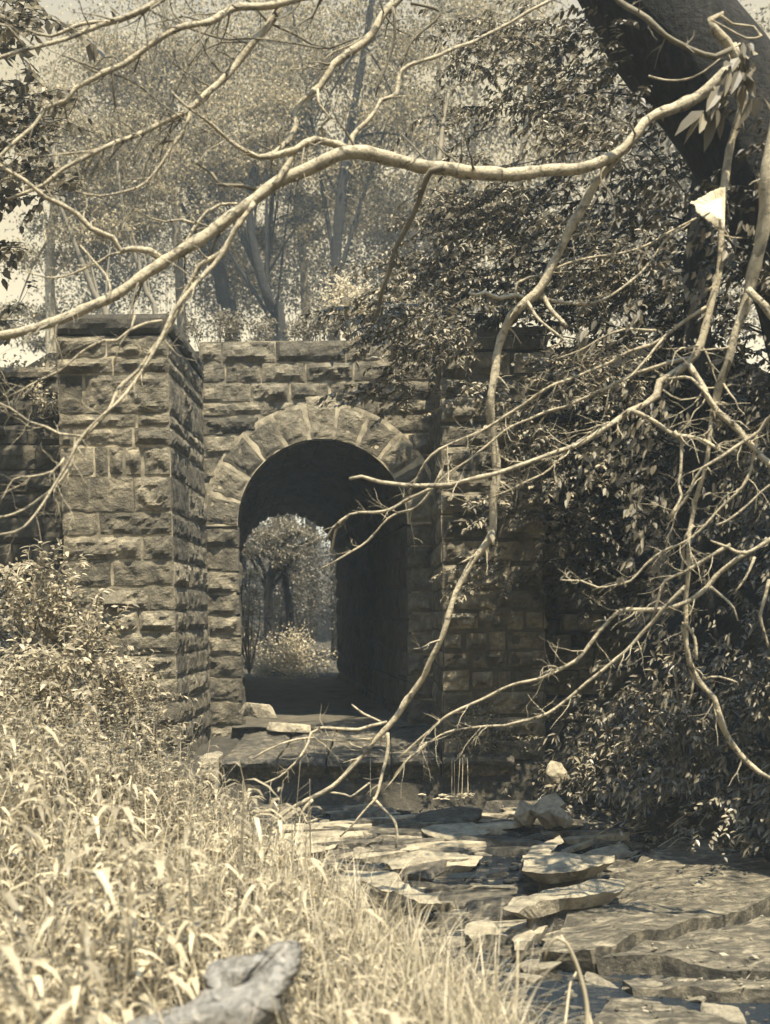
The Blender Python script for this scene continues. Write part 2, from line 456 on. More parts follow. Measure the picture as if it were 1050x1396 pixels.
def course_wall(mb, o, u, n, x0, x1, zs, splits=None, seed=1, bulge=0.06, wmin=0.35, wmax=0.95, limits=None, **kw):
    """courses of stones on a plane through o: u along, z up; zs boundaries from top to bottom"""
    r = random.Random(seed); u = Vector(u).normalized(); o = Vector(o)
    for k in range(len(zs) - 1):
        zt, zb = zs[k], zs[k + 1]
        segs = [(x0, x1)] if limits is None else limits(zb, zt, x0, x1)
        for (a, b_) in segs:
            if b_ - a < 0.05: continue
            if splits and k in splits and splits[k]:
                cuts = [a] + [s for s in splits[k] if a + .05 < s < b_ - .05] + [b_]
            else:
                cuts = [a]
                while b_ - cuts[-1] > wmax * 1.15: cuts.append(cuts[-1] + r.uniform(wmin, wmax))
                if b_ - cuts[-1] < wmin * 0.6 and len(cuts) > 1: cuts.pop()
                cuts.append(b_)
            for c0, c1 in zip(cuts[:-1], cuts[1:]):
                q = [o + u * c0 + Vector((0, 0, zb)), o + u * c1 + Vector((0, 0, zb)), o + u * c1 + Vector((0, 0, zt)), o + u * c0 + Vector((0, 0, zt))]
                stone(mb, q, n, bulge * r.choice((0.35, 0.6, 0.8, 1.0, 1.35)) * r.uniform(.8, 1.2), seed=r.random() * 1e6, **kw)

def box(mb, lo, hi):
    x0, y0, z0 = lo; x1, y1, z1 = hi
    v = [(x0, y0, z0), (x1, y0, z0), (x1, y1, z0), (x0, y1, z0), (x0, y0, z1), (x1, y0, z1), (x1, y1, z1), (x0, y1, z1)]
    mb.add(v, np.array([[0, 3, 2, 1], [4, 5, 6, 7], [0, 1, 5, 4], [1, 2, 6, 5], [2, 3, 7, 6], [3, 0, 4, 7]]))

def zat(py, Y, px=440): return P(px, py, Y).z
def xat(px, Y, py=700): return P(px, py, Y).x

ARC = P(440, 716, Dw); AX, AZ_ = ARC.x, ARC.z
RAD = (P(555, 716, Dw).x - P(325, 716, Dw).x) / 2
RO = RAD + 0.47
FLOOR = zat(988, Dw)
TOP = zat(464, Dw)
TUN = Vector((-0.128, 0.992, 0)); TLEN = 11.6
bridge = thing('stone_bridge', (AX, Dw, FLOOR), 'old rock-faced sandstone culvert bridge with a round arch between two square piers', 'bridge')

XL_W, XR_W = xat(277, Dw), xat(592, Dw)
# --- front wall above and beside the arch ring
def ring_limits(zb, zt, x0, x1):
    zm = (zb + zt) / 2
    dz = max(0, min(abs(zt - AZ_), abs(zb - AZ_)) if (zb > AZ_) else 0)
    if zb <= AZ_ < zt: dz = 0
    if zb >= AZ_ + RO + 0.0: return [(x0, x1)]
    half = RAD - 0.01 if zt <= AZ_ + 0.01 else math.sqrt(max(0, (RO - 0.03) ** 2 - max(0, (zm - AZ_)) ** 2))
    return [(x0, AX - half), (AX + half, x1)]
wall_y = [464, 493, 520, 546, 566, 592, 622, 655, 688, 716, 745, 778, 808, 838, 866, 893, 922, 955, 990, 1020]
wz = [zat(y, Dw) for y in wall_y]
X = lambda *a: [xat(p, Dw) for p in a]
mb = MB()
course_wall(mb, (0, Dw, 0), (1, 0, 0), (0, -1, 0), XL_W, XR_W, wz,
            splits={0: X(308, 380, 474, 530), 1: X(312, 360, 420, 485, 540), 2: X(345, 398, 452, 512), 3: X(404, 460, 515), 4: None},
            limits=ring_limits, seed=5, bulge=0.055)
fw = mb.build('front_wall', M['stone'], bridge)
# mortar backing plate with an arched opening
def arch_plate(mb, x0, x1, z0, z1, y, ny, depth_vec, segs=28, r=RAD + 0.01):
    pts = [(AX - r, z0)] + [(AX - r, AZ_)] + [(AX + r * math.cos(PI - PI * k / segs), AZ_ + r * math.sin(PI * k / segs)) for k in range(1, segs)] + [(AX + r, AZ_), (AX + r, z0)]
    v = []; f = []
    for (x, z) in pts:
        zz = z1
        xo = x0 if x <= AX - r + 1e-6 and z <= AZ_ else (x1 if x >= AX + r - 1e-6 and z <= AZ_ else x)
        v.append((x, y, z)); v.append((xo, y, zz if not (z == z0) else z0))
    for k in range(len(pts) - 1):
        f.append([2 * k, 2 * k + 2, 2 * k + 3, 2 * k + 1])
    mb.add(v, np.array(f))
mb = MB(); arch_plate(mb, XL_W, XR_W, FLOOR - 0.8, TOP, Dw + 0.014, -1, None, r=RAD + 0.05)
mb.build('mortar', M['mortar'], fw)

# --- arch ring: nine voussoirs with a taller keystone
mb = MB()
NV = 11
for k in range(NV):
    a0, a1 = PI * k / NV, PI * (k + 1) / NV
    g = 0.011
    ro = RO + (0.12 if k == 5 else random.uniform(-0.03, 0.03))
    def pt(a, r): return (AX + r * math.cos(a), Dw - 0.025, AZ_ + r * math.sin(a))
    # a stone spans the wedge; split along the arc so the intrados stays round
    q = [pt(a1 - g, RAD), pt(a0 + g, RAD), pt(a0 + g, ro), pt(a1 - g, ro)]
    sub = MB(); stone(sub, q, (0, -1, 0), 0.034, 0.3, seed=900 + k, margin=0.02, spacing=0.025, draft=0.022, rough=1.2)
    vv = np.concatenate(sub.v)
    dx, dz = vv[:, 0] - AX, vv[:, 2] - AZ_
    rr = np.hypot(dx, dz); an = np.arctan2(dz, dx)
    mid, half = (a0 + a1) / 2, (a1 - a0) / 2
    t = np.clip(np.abs(an - mid) / half, 0, 1)
    chord = np.cos(half) / np.maximum(np.cos(np.abs(an - mid)), 1e-3)
    rr2 = rr / chord * 1.0
    vv[:, 0] = AX + rr2 * np.cos(an); vv[:, 2] = AZ_ + rr2 * np.sin(an)
    mb.add(vv, [f.copy() for f in sub.f])
ringo = mb.build('arch_ring', M['stone_light'], bridge)
mb = MB(); v = []
for k in range(41):
    a = PI * k / 40
    for r_ in (RAD + .006, RO + .03): v.append((AX + r_ * math.cos(a), Dw - 0.019, AZ_ + r_ * math.sin(a)))
mb.add(v, np.array([[2 * k, 2 * k + 1, 2 * k + 3, 2 * k + 2] for k in range(40)]))
mb.build('mortar', M['mortar_pale'], ringo)

# --- jamb stones already come from the front wall; parapet coping is its top course
# --- tunnel lining
def lining():
    mb = MB(); r = random.Random(3)
    prof = [(AX - RAD, FLOOR - 0.3)]
    nside = 7
    for k in range(1, nside): prof.append((AX - RAD, FLOOR - 0.3 + (AZ_ - FLOOR + 0.3) * k / nside))
    for k in range(0, 17): a = PI - PI * k / 16; prof.append((AX + RAD * math.cos(a), AZ_ + RAD * math.sin(a)))
    for k in range(nside - 1, -1, -1): prof.append((AX + RAD, FLOOR - 0.3 + (AZ_ - FLOOR + 0.3) * k / nside))
    for s in range(len(prof) - 1):
        p, q = prof[s], prof[s + 1]
        t = -0.0 + 0.16
        while t < TLEN:
            L = min(r.uniform(0.4, 0.9), TLEN - t)
            o = Vector((0, Dw, 0))
            def W(pt, tt): return o + Vector((pt[0], 0, pt[1])) + TUN * tt
            mx_, mz_ = (p[0] + q[0]) / 2 - AX, (p[1] + q[1]) / 2 - AZ_
            nn_ = Vector((-mx_, 0, -mz_ if mz_ > 0 else 0)).normalized()
            stone(mb, [W(p, t), W(p, t + L), W(q, t + L), W(q, t)], nn_, 0.05, 0.06, seed=r.random() * 1e5, spacing=0.06 if t < 3.5 else .12)
            t += L
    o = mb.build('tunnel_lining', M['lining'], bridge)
    mb2 = MB(); v = []; N = len(prof)
    for (x, z) in prof:
        dx, dz = x - AX, z - AZ_
        sc = (RAD + 0.05) / RAD
        x2 = AX + dx * sc; z2 = AZ_ + dz * (sc if dz > 0 else 1)
        v.append((x2, Dw + 0.05, z2)); e = Vector((x2, Dw, z2)) + TUN * TLEN; v.append(tuple(e))
    mb2.add(v, np.array([[2 * k, 2 * k + 1, 2 * k + 3, 2 * k + 2] for k in range(N - 1)]))
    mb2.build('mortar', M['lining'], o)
    # paved floor of the culvert
    mb3 = MB()
    fl = [Vector((AX - RAD - .1, Dw - 0.4, FLOOR)), Vector((AX + RAD + .1, Dw - 0.4, FLOOR))]
    v = []
    for k in range(30):
        c = Vector((0, 0, 0)) + TUN * (k * 0.42)
        for i in range(9):
            p = fl[0].lerp(fl[1], i / 8) + c
            v.append((p.x, p.y, p.z + 0.05 * fbm(p, 2.0)))
    mb3.add(v, grid_faces(9, 30))
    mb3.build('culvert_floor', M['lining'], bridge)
lining()

# --- piers
def pier(px0, px1, Yf, courses, splits, seed, back_to, cap_over=0.015, side=+1, bulge=0.07):
    x0, x1 = xat(px0, Yf), xat(px1, Yf)
    zs = [zat(y, Yf, (px0 + px1) / 2) for y in courses]
    mb = MB()
    sp = {k: [xat(p, Yf) for p in v] for k, v in splits.items()}
    course_wall(mb, (0, Yf, 0), (1, 0, 0), (0, -1, 0), x0, x1, zs[1:], splits={k - 1: v for k, v in sp.items() if k > 0}, seed=seed, bulge=bulge, margin=.03 if bulge < .08 else .05, rough=1.25 if bulge < .08 else 1.6)
    # return face towards the arch
    if side > 0: o, u, n, xx = Vector((x1, Yf, 0)), (0, 1, 0), (1, 0, 0), x1
    else: o, u, n, xx = Vector((x0, back_to, 0)), (0, -1, 0), (-1, 0, 0), x0
    course_wall(mb, o, u, n, 0, back_to - Yf, zs[1:], seed=seed + 9, bulge=0.034, wmin=0.5, wmax=1.4)
    # outer return
    if side > 0: o2, u2, n2 = Vector((x0, back_to, 0)), (0, -1, 0), (-1, 0, 0)
    else: o2, u2, n2 = Vector((x1, Yf, 0)), (0, 1, 0), (1, 0, 0)
    course_wall(mb, o2, u2, n2, 0, back_to - Yf, zs[1:], seed=seed + 19, bulge=0.06, wmin=0.5, wmax=1.0, spacing=0.07)
    p = mb.build('pier', M['stone'], bridge)
    m2 = MB(); box(m2, (x0 + 0.014, Yf + 0.014, zs[-1]), (x1 - 0.014, back_to + 0.3, zs[1] - 0.02))
    m2.build('mortar', M['mortar' if bulge < .08 else 'stone_dark'], p)
    m3 = MB(); co = cap_over
    Z0, Z1 = zs[1], zs[0]
    X0, X1, Y0, Y1 = x0 - co, x1 + co, Yf - co, back_to + 0.25
    stone(m3, [(X0, Y0, Z0), (X1, Y0, Z0), (X1, Y0, Z1), (X0, Y0, Z1)], (0, -1, 0), 0.045, 0.05, seed=seed + 31, spacing=0.04, draft=0.01)
    stone(m3, [(X1, Y0, Z0), (X1, Y1, Z0), (X1, Y1, Z1), (X1, Y0, Z1)], (1, 0, 0), 0.045, 0.05, seed=seed + 32, spacing=0.04, draft=0.01)
    stone(m3, [(X0, Y1, Z0), (X0, Y0, Z0), (X0, Y0, Z1), (X0, Y1, Z1)], (-1, 0, 0), 0.045, 0.05, seed=seed + 33, spacing=0.05, draft=0.01)
    stone(m3, [(X0, Y0, Z1), (X1, Y0, Z1), (X1, Y1, Z1), (X0, Y1, Z1)], (0, 0, 1), 0.03, 0.05, seed=seed + 34, spacing=0.06, draft=0.01)
    box(m3, (X0 + .06, Y0 + .06, Z0 + .004), (X1 - .06, Y1 - .06, Z1 - .03))
    m3.build('coping_stone', M['stone_dark'], p)
    return p
LC = [428, 456, 487, 509, 564, 582, 608, 649, 698, 730, 764, 800, 832, 862, 893, 925, 957, 990, 1022, 1060]
pier(84, 236, Dp, LC, {2: [160], 3: [120], 4: [190], 5: [105, 185], 6: [131, 150, 172, 196], 7: [183], 8: [133], 9: [192], 10: [150], 11: [130, 200], 12: [185], 13: [160]}, 41, Dw - 0.02)
RC = [446, 478, 512, 540, 576, 608, 640, 668, 700, 735, 768, 803, 832, 860, 887, 912, 942, 975, 1005, 1040, 1075, 1115]
pier(601, 744, Dp, RC, {12: [655, 690, 715], 13: [632, 666, 690], 14: [642, 690], 15: [640, 675, 700]}, 77, Dw - 0.02, side=-1, bulge=0.11)

# --- wing walls
mb = MB()
Yl = 14.3
zs = [zat(y, Yl, 40) for y in [516, 545, 578, 606, 640, 672, 705, 740, 775, 810, 850, 900]]
course_wall(mb, (0, Yl, 0), (1, 0.0, 0), (0, -1, 0), xat(-160, Yl), xat(88, Yl) + 0.25, zs, seed=61, bulge=0.07, wmin=0.5, wmax=1.2, spacing=0.05)
ww = mb.build('wing_wall', M['stone_dark'], bridge)  # wall's shade is put into the darker stone colour
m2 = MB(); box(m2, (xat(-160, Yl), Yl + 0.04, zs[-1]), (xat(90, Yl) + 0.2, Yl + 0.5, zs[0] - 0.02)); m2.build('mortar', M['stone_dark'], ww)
m3 = MB()
stone(m3, [(xat(-160, Yl), Yl - .06, zs[0]), (xat(86, Yl), Yl - .06, zs[0]), (xat(86, Yl), Yl - .06, zs[0] + .14), (xat(-160, Yl), Yl - .06, zs[0] + .14)], (0, -1, 0), 0.03, 0.6, seed=66, spacing=0.05, draft=0.01)
m3.build('coping_stone', M['stone'], ww)

mb = MB(); r = random.Random(8)
Yr = 13.25
for (ya, yb, xa, xb) in [(740, 766, 742, 800), (766, 793, 742, 792), (793, 812, 738, 822), (812, 836, 760, 836), (836, 862, 768, 824), (862, 890, 752, 782), (888, 914, 744, 752)]:
    zt, zb = zat(ya, Yr, 770), zat(yb, Yr, 770); a, b_ = xat(xa, Yr), xat(xb, Yr)
    cuts = [a]
    while b_ - cuts[-1] > 0.5: cuts.append(cuts[-1] + r.uniform(0.3, 0.5))
    if b_ - cuts[-1] > 0.12: cuts.append(b_)
    for c0, c1 in zip(cuts[:-1], cuts[1:]):
        j = r.uniform(-.02, .02)
        stone(mb, [(c0, Yr, zb + j), (c1, Yr, zb + j), (c1, Yr, zt + j), (c0, Yr, zt + j)], (r.uniform(-.1, .1), -1, r.uniform(0, .2)), 0.11, 0.35, seed=r.random() * 1e5, draft=0.004, rough=1.4)
Yq = 13.75
zs = [zat(y, Yq, 800) for y in [556, 590, 622, 655, 690, 722, 752, 782, 815, 846, 880, 915, 950, 985]]
for k in range(len(zs) - 1):
    xa, xb = xat(740, Yq), xat(r.uniform(850, 905) - abs(k - 7) * 4, Yq)
    c0 = xa
    while c0 < xb:
        c1 = min(xb, c0 + r.uniform(.28, .75)); j = r.uniform(-.025, .025); yy = Yq + r.uniform(-.04, .05)
        stone(mb, [(c0, yy, zs[k + 1] + j), (c1, yy, zs[k + 1] + j), (c1, yy, zs[k] + j), (c0, yy, zs[k] + j)], (r.uniform(-.1, .1), -1, r.uniform(0, .1)), 0.11, 0.3, seed=r.random() * 1e5, draft=.004, rough=1.5)
        c0 = c1
ww2 = mb.build('wing_wall', M['stone'], bridge)
ww2['label'] = 'ragged broken wing wall of loose rough stones'
# sill ledge in front of the arch with its pale end block
mb = MB()
Ys = 12.72; zt = zat(1032, Ys, 480); zb_ = zat(1082, Ys, 480)
cuts = [xat(p, Ys) for p in (292, 372, 440, 530, 600, 702)]
for c0, c1 in zip(cuts[:-1], cuts[1:]):
    stone(mb, [(c0, Ys + .16, zb_), (c1, Ys + .16, zb_), (c1, Ys + .02, zt - .10), (c0, Ys + .02, zt - .10)], (0, -1, -.3), 0.05, 0.1, seed=c0 * 100, draft=0.004)
    stone(mb, [(c0, Ys - .06, zt - .11), (c1, Ys - .06, zt - .11), (c1, Ys - .06, zt), (c0, Ys - .06, zt)], (0, -1, 0), 0.03, 0.2, seed=c0 * 31, draft=0.004)
    stone(mb, [(c0, Ys - .05, zt), (c1, Ys - .05, zt), (c1, Ys + 1.1, zt - 0.02), (c0, Ys + 1.1, zt - 0.02)], (0, 0, 1), 0.05, 0.1, seed=c0 * 77, draft=0.004, spacing=0.05)
    stone(mb, [(c0, Ys + 1.1, zt - .02), (c1, Ys + 1.1, zt - .02), (c1, Ys + 2.85, FLOOR - 0.02), (c0, Ys + 2.85, FLOOR - 0.02)], (0, 0, 1), 0.05, 0.1, seed=c0 * 57, draft=0.004, spacing=0.06)
sl = mb.build('sill', M['wet_rock'], bridge)
mb = MB(); c0, c1 = xat(263, Ys), xat(292, Ys)
stone(mb, [(c0, Ys - .1, zb_), (c1, Ys - .1, zb_), (c1, Ys - .1, zt + .02), (c0, Ys - .1, zt + .02)], (0, -1, 0), 0.05, 0.4, seed=4, draft=0.006)
stone(mb, [(c0, Ys - .1, zt + .02), (c1, Ys - .1, zt + .02), (c1, Ys + .4, zt + .02), (c0, Ys + .4, zt + .02)], (0, 0, 1), 0.03, 0.2, seed=5, draft=0.006)
mb.build('end_block', M['rock'], sl)
# thin falls of water over the sill
mb = MB(); rf = random.Random(12)
for px in [616, 619, 627, 631, 637, 505]:
    p0, p1 = P(px, 1033, Ys - 0.13), P(px + rf.uniform(-3, 3), 1086, Ys - 0.2)
    w = rf.uniform(.0015, .005)
    path = np.array([[*p0, w], [*(p0.lerp(p1, .3) + Vector((0, -.05, .02))), w * .8], [*p1, w * 1.4]])
    tube(mb, catmull(path, 0.04), 5, 0.3)
for k in range(26):
    p = P(rf.gauss(625, 20), 1086 + rf.uniform(-4, 4), Ys - 0.2 - rf.random() * .15); l_ = rf.uniform(.02, .09)
    tube(mb, np.array([[p.x - l_, p.y, p.z, .003], [p.x, p.y, p.z + .006, .009], [p.x + l_, p.y + rf.uniform(-.03, .03), p.z, .003]]), 5, 0.4)
tag(mb.build('waterfall', M['foam'], None), 'thin trickle of water falling over the dark stone sill below the arch', 'waterfall')

# embankment that carries the road over the culvert
def embankment():
    mb = MB(); segs = 24; r = RAD + 0.1
    pts = [(AX - r, -1.2), (AX - r, AZ_)] + [(AX - r * math.cos(PI * k / segs), AZ_ + r * math.sin(PI * k / segs)) for k in range(1, segs)] + [(AX + r, AZ_), (AX + r, -1.2)]
    def outer(x, z):
        if z <= -1.19: return (-16, -1.2) if x < AX else (18, -1.2)
        if z <= AZ_ + 1e-6: return (-4.6, TOP - 0.1) if x < AX else (4.6, TOP - .1)
        t = (x - (AX - r)) / (2 * r); return (-4.6 + 9.2 * t, TOP - 0.1)
    v = []; N = len(pts)
    for (x, z) in pts:
        ox, oz = outer(x, z)
        for (xx, zz) in ((x, z), (ox, oz)):
            f0 = Vector((xx, Dw + 0.12, zz)); v.append(tuple(f0)); v.append(tuple(f0 + TUN * (TLEN - 0.1)))
    f = []
    for k in range(N - 1):
        a, b_ = 4 * k, 4 * (k + 1)
        f += [[a, b_, b_ + 2, a + 2], [a + 1, a + 3, b_ + 3, b_ + 1], [a, a + 1, b_ + 1, b_], [a + 2, b_ + 2, b_ + 3, a + 3]]
    mb.add(v, np.array(f))
    tag(mb.build('embankment', M['soil'], None), kind='structure')
embankment()

# ------------------------------------------------------------------ rocks
def rock_verts(seed, size, flat_noise=0.10, n=16, sub=2):
    """angular slab-like rock: convex hull of jittered points, subdivided and roughened"""
    import bmesh
    r = random.Random(seed)
    bm = bmesh.new()
    sx_, sy_, sz_ = size
    for k in range(n):
        a = 2 * PI * k / n + r.uniform(-.2, .2)
        q = 1.0 / max(abs(math.cos(a)) ** 1.0, abs(math.sin(a)) ** 1.0, 0.3)
        q = min(q, 1.25) * r.uniform(0.72, 1.02)
        zz = r.choice((-1, 1)) * r.uniform(0.55, 1)
        bm.verts.new((sx_ / 2 * q * math.cos(a), sy_ / 2 * q * math.sin(a), sz_ / 2 * zz))
        if k % 2: bm.verts.new((sx_ / 2 * q * math.cos(a) * r.uniform(.6, .97), sy_ / 2 * q * math.sin(a) * r.uniform(.6, .97), -sz_ / 2 * zz))
    res = bmesh.ops.convex_hull(bm, input=bm.verts)
    junk = [g for g in res['geom_interior'] if isinstance(g, bmesh.types.BMVert)]
    bmesh.ops.delete(bm, geom=junk, context='VERTS')
    loose = [v for v in bm.verts if not v.link_faces]
    bmesh.ops.delete(bm, geom=loose, context='VERTS')
    bmesh.ops.bevel(bm, geom=bm.edges[:], offset=min(size) * 0.07, segments=1, affect='EDGES', clamp_overlap=True)
    bmesh.ops.triangulate(bm, faces=bm.faces[:])
    mxl = max(size) / {1: 1.2, 2: 7, 3: 16}[sub]
    for _ in range(5):
        ed = [e for e in bm.edges if e.calc_length() > mxl]
        if not ed: break
        bmesh.ops.subdivide_edges(bm, edges=ed, cuts=1)
        bmesh.ops.triangulate(bm, faces=bm.faces[:])
    off = Vector((r.uniform(0, 50),) * 3)
    bm.normal_update()
    m = min(size)
    for v in bm.verts:
        v.co += v.normal * (flat_noise * m * mnoise.fractal(v.co * (1.6 / max(size) * 4) + off, 1, 2, 4))
    bm.verts.index_update()
    V = np.array([tuple(v.co) for v in bm.verts]); Fc = np.array([[v.index for v in f.verts] for f in bm.faces])
    bm.free()
    return V, Fc

def rock(name, loc, size, rot, seed, mat, label, cat='rock', group=None, sub=2, fn=0.12):
    V, Fc = rock_verts(seed, size, fn, sub=sub)
    me = make_mesh(name, V, [Fc], mat, False)
    o = bpy.data.objects.new(name, me); COL.objects.link(o)
    o.location = tuple(loc); o.rotation_euler = rot
    return tag(o, label, cat, group)

def slab_px(name, px0, px1, py, z, dy, th, label, seed, mat='rock', tilt=(0, 0, 0), group=None, cat='rock'):
    th *= .8
    a, b_ = PZ(px0, py, z), PZ(px1, py, z)
    c = (a + b_) / 2
    return rock(name, (c.x, c.y, z - th / 2 + 0.02), ((b_ - a).length, dy, th), tilt, seed, M[mat], label, cat, group, sub=3, fn=0.035)
rr0 = random.Random(17)
slab_px('rock', 726, 775, 1092, -0.35, 0.30, 0.30, 'tilted pale block leaning on the rubble at the right of the sill', 25, tilt=(0.5, -0.6, 0.2))
slab_px('rock', 700, 735, 1098, -0.42, 0.25, 0.30, 'small upright pale rock beside the tilted block', 26, tilt=(0.2, 0.5, 0.5))
slab_px('rock', 742, 772, 1046, -0.05, 0.30, 0.2, 'bright wedge of stone high on the rubble below the wing wall', 27, tilt=(0.4, -0.5, 0.1))
slab_px('rock', 756, 776, 1105, -0.40, 0.25, 0.2, 'small pale stone tucked beside the tilted block', 29, tilt=(0.2, -0.6, 0.3))
for (px, py, w, h, lab, sd) in [(352, 968, .5, .2, 'pale flat stone at the left foot of the arch opening', 31), (395, 992, .62, .13, 'broad flat stone lying on the threshold below the arch', 32), (450, 1004, .4, .12, 'small wet stone at the middle of the arch threshold', 40)]:
    p_ = P(px, py, 15.15 - (py - 960) * .012)
    rock('rock', p_, (w, .4, h), (rr0.uniform(-.15, .15), rr0.uniform(-.2, .2), rr0.uniform(-.4, .4)), sd, M['rock' if sd < 40 else 'wet_rock'], lab, sub=3, fn=.04)

rr = random.Random(99)
k = 0
protos = []; pv = []
for i in range(14):
    pv.append(rock_verts(900 + i, (1.0, 0.7, 0.3), 0.05, n=7, sub=1))
for i in range(14):
    V, Fc = rock_verts(500 + i, (1.0, rr.uniform(0.5, 0.8), rr.uniform(0.14, 0.3)), 0.07)
    protos.append([make_mesh('creek_stone', V, [Fc], M['rock'], False), make_mesh('creek_stone', V, [Fc], M['wet_rock'], False)])
while k < 290:
    y = rr.uniform(7.2, 12.45) if rr.random() < .85 else rr.uniform(4.8, 7.2)
    t = rr.random()
    x = left_edge(y) + (right_edge(y) - left_edge(y)) * t
    s = min(0.75, 0.11 + rr.expovariate(1 / 0.13))
    if y < 7.5 and x > 2.2: continue
    o = bpy.data.objects.new('creek_stone', rr.choice(protos)[0 if rr.random() < .5 else 1]); COL.objects.link(o)
    o.location = (x, y, bed_z(y) + 0.055 + rr.uniform(-0.25, 0.55) * s * 0.22)
    o.scale = (s, s * rr.uniform(.7, 1), s * rr.uniform(.5, 1.1)); o.rotation_euler = (rr.gauss(0, .12), rr.gauss(0, .14), rr.gauss(0, .5))
    tag(o, 'small flat stone lying loose in the shallow creek bed', 'stone', 'loose stones in the creek bed')
    k += 1

lp = []
for i in range(10):
    V, Fc = rock_verts(1200 + i, (1.0, rr.uniform(.16, .30), rr.uniform(.07, .12)), 0.06, n=18, sub=3)
    lp.append([make_mesh('rock_ledge', V, [Fc], M['rock'], False), make_mesh('rock_ledge', V, [Fc], M['wet_rock'], False)])
for k in range(90):
    y = 7.4 + 5.0 * rr.random() ** .8; x = left_edge(y) + (right_edge(y) - left_edge(y)) * rr.uniform(-.02, .95)
    s_ = rr.uniform(.35, 1.3); o = bpy.data.objects.new('rock_ledge', lp[k % 10][0 if rr.random() < .34 else 1]); COL.objects.link(o)
    o.location = (x, y, bed_z(y) + rr.uniform(.04, .10)); o.scale = (s_, s_ * rr.uniform(.6, 1.0), rr.uniform(.7, 1.5)); o.rotation_euler = (rr.gauss(0, .06), rr.gauss(0, .06), rr.gauss(.05, .2))
    tag(o, 'thin broken ledge of layered rock lying across the creek', 'rock ledge', 'thin rock ledges across the creek')
mb = MB()
for i in range(2200):
    y = rr.uniform(6.5, 12.5); t = rr.random(); x = left_edge(y) + (right_edge(y) - left_edge(y)) * t
    if y < 8 and x > 2.4: continue
    s_ = rr.uniform(.03, .13); V, Fc = pv[i % 14]
    a = rr.uniform(-.6, .6); ca, sa = math.cos(a), math.sin(a)
    W_ = V * np.array([s_, s_ * .8, s_ * .8])
    W_ = np.column_stack([W_[:, 0] * ca - W_[:, 1] * sa, W_[:, 0] * sa + W_[:, 1] * ca, W_[:, 2]]) + np.array([x, y, bed_z(y) + .055 + rr.uniform(-.01, .02)])
    mb.add(W_, Fc)
tag(mb.build('pebbles', M['wet_rock'], None), 'countless small pebbles breaking the shallow water of the creek', 'pebbles', kind='stuff')

# flat bedrock on the right, split by dark cracks
BED = []
def bedrock(poly, z, label, seed, th=0.22, tiltx=0.0, mat='bedrock', name='bedrock_slab', group='flat bedrock shelves on the right', rough=1.0, under=0.06):
    import bmesh
    pts = [PZ(px, py, z) for px, py in poly]
    r = random.Random(seed)
    # roughen outline
    outl = []
    for a, b_ in zip(pts, pts[1:] + pts[:1]):
        n = max(1, int((b_ - a).length / 0.12))
        for i in range(n):
            p = a.lerp(b_, i / n)
            q = 0.035 * mnoise.noise(p * 3.1 + Vector((seed, 0, 0)))
            outl.append(Vector((p.x + q, p.y + q * .8, z)))
    bm = bmesh.new()
    vs = [bm.verts.new(p) for p in outl]
    f = bm.faces.new(vs)
    bmesh.ops.triangulate(bm, faces=[f])
    for _ in range(7):
        ed = [e for e in bm.edges if e.calc_length() > 0.07]
        if not ed: break
        bmesh.ops.subdivide_edges(bm, edges=ed, cuts=1); bmesh.ops.triangulate(bm, faces=bm.faces[:])
        if len(bm.verts) > 12000: break
    bnd = {v.index for e in bm.edges if e.is_boundary for v in e.verts}
    bm.verts.index_update()
    ext = bmesh.ops.extrude_face_region(bm, geom=bm.faces[:])
    low = [g for g in ext['geom'] if isinstance(g, bmesh.types.BMVert)]
    lowset = set(low)
    cen = sum(pts, Vector()) / len(pts)
    for v in low:
        v.co.x += (cen.x - v.co.x) * under; v.co.y += (cen.y - v.co.y) * under
    for v in low: v.co.z -= th; v.co.x += 0.04 * mnoise.noise(v.co * 4); v.co.y += 0.05 * mnoise.noise(v.co * 4.3)
    for v in bm.verts:
        if v not in lowset:
            p = v.co
            lay = 0.03 * math.floor(3 * mnoise.noise(Vector((p.x * 0.9, p.y * 2.2, seed)))) / 3
            v.co.z += rough * (0.05 * mnoise.fractal(Vector((p.x * 2.0, p.y * 5.0, seed)), 1, 2, 5) + lay) + tiltx * (p.x - 2.5)
    bmesh.ops.recalc_face_normals(bm, faces=bm.faces[:])
    bm.verts.index_update()
    V = np.array([tuple(v.co) for v in bm.verts]); tri = [[v.index for v in f.verts] for f in bm.faces]
    t3 = np.array([f for f in tri if len(f) == 3]); t4 = [f for f in tri if len(f) == 4]
    bm.free()
    BED.append((V, np.array([t for t in tri if len(t) == 3])))
    fl = [t3] + ([np.array(t4)] if t4 else [])
    c = V.mean(0)
    return tag(link_mesh(name, V, fl, M[mat], None, False, origin=c), label, 'rock', group)
bedrock([(735, 1282), (790, 1222), (850, 1182), (905, 1150), (1000, 1136), (1140, 1140), (1140, 1205), (1060, 1222), (1012, 1236), (930, 1256), (868, 1268), (805, 1288)], -0.66, 'broad mottled bedrock shelf above the long slanting crack', 3, 0.3, 0.05)
bedrock([(812, 1302), (870, 1285), (940, 1272), (1012, 1257), (1036, 1250), (1140, 1274), (1140, 1318), (1000, 1314), (900, 1302)], -0.74, 'wedge-shaped bedrock shelf below the long slanting crack', 4, 0.25, 0.02)
bedrock([(850, 1330), (890, 1324), (1000, 1333), (1150, 1339), (1150, 1350), (980, 1350), (860, 1341)], -0.82, 'thin strip of bedrock between two dark channels of water', 5, 0.2)
bedrock([(838, 1362), (880, 1360), (960, 1384), (1060, 1408), (1150, 1420), (1150, 1500), (850, 1480), (800, 1400)], -0.85, 'ragged bedrock shelf at the lower right corner beyond the grass', 6, 0.2)

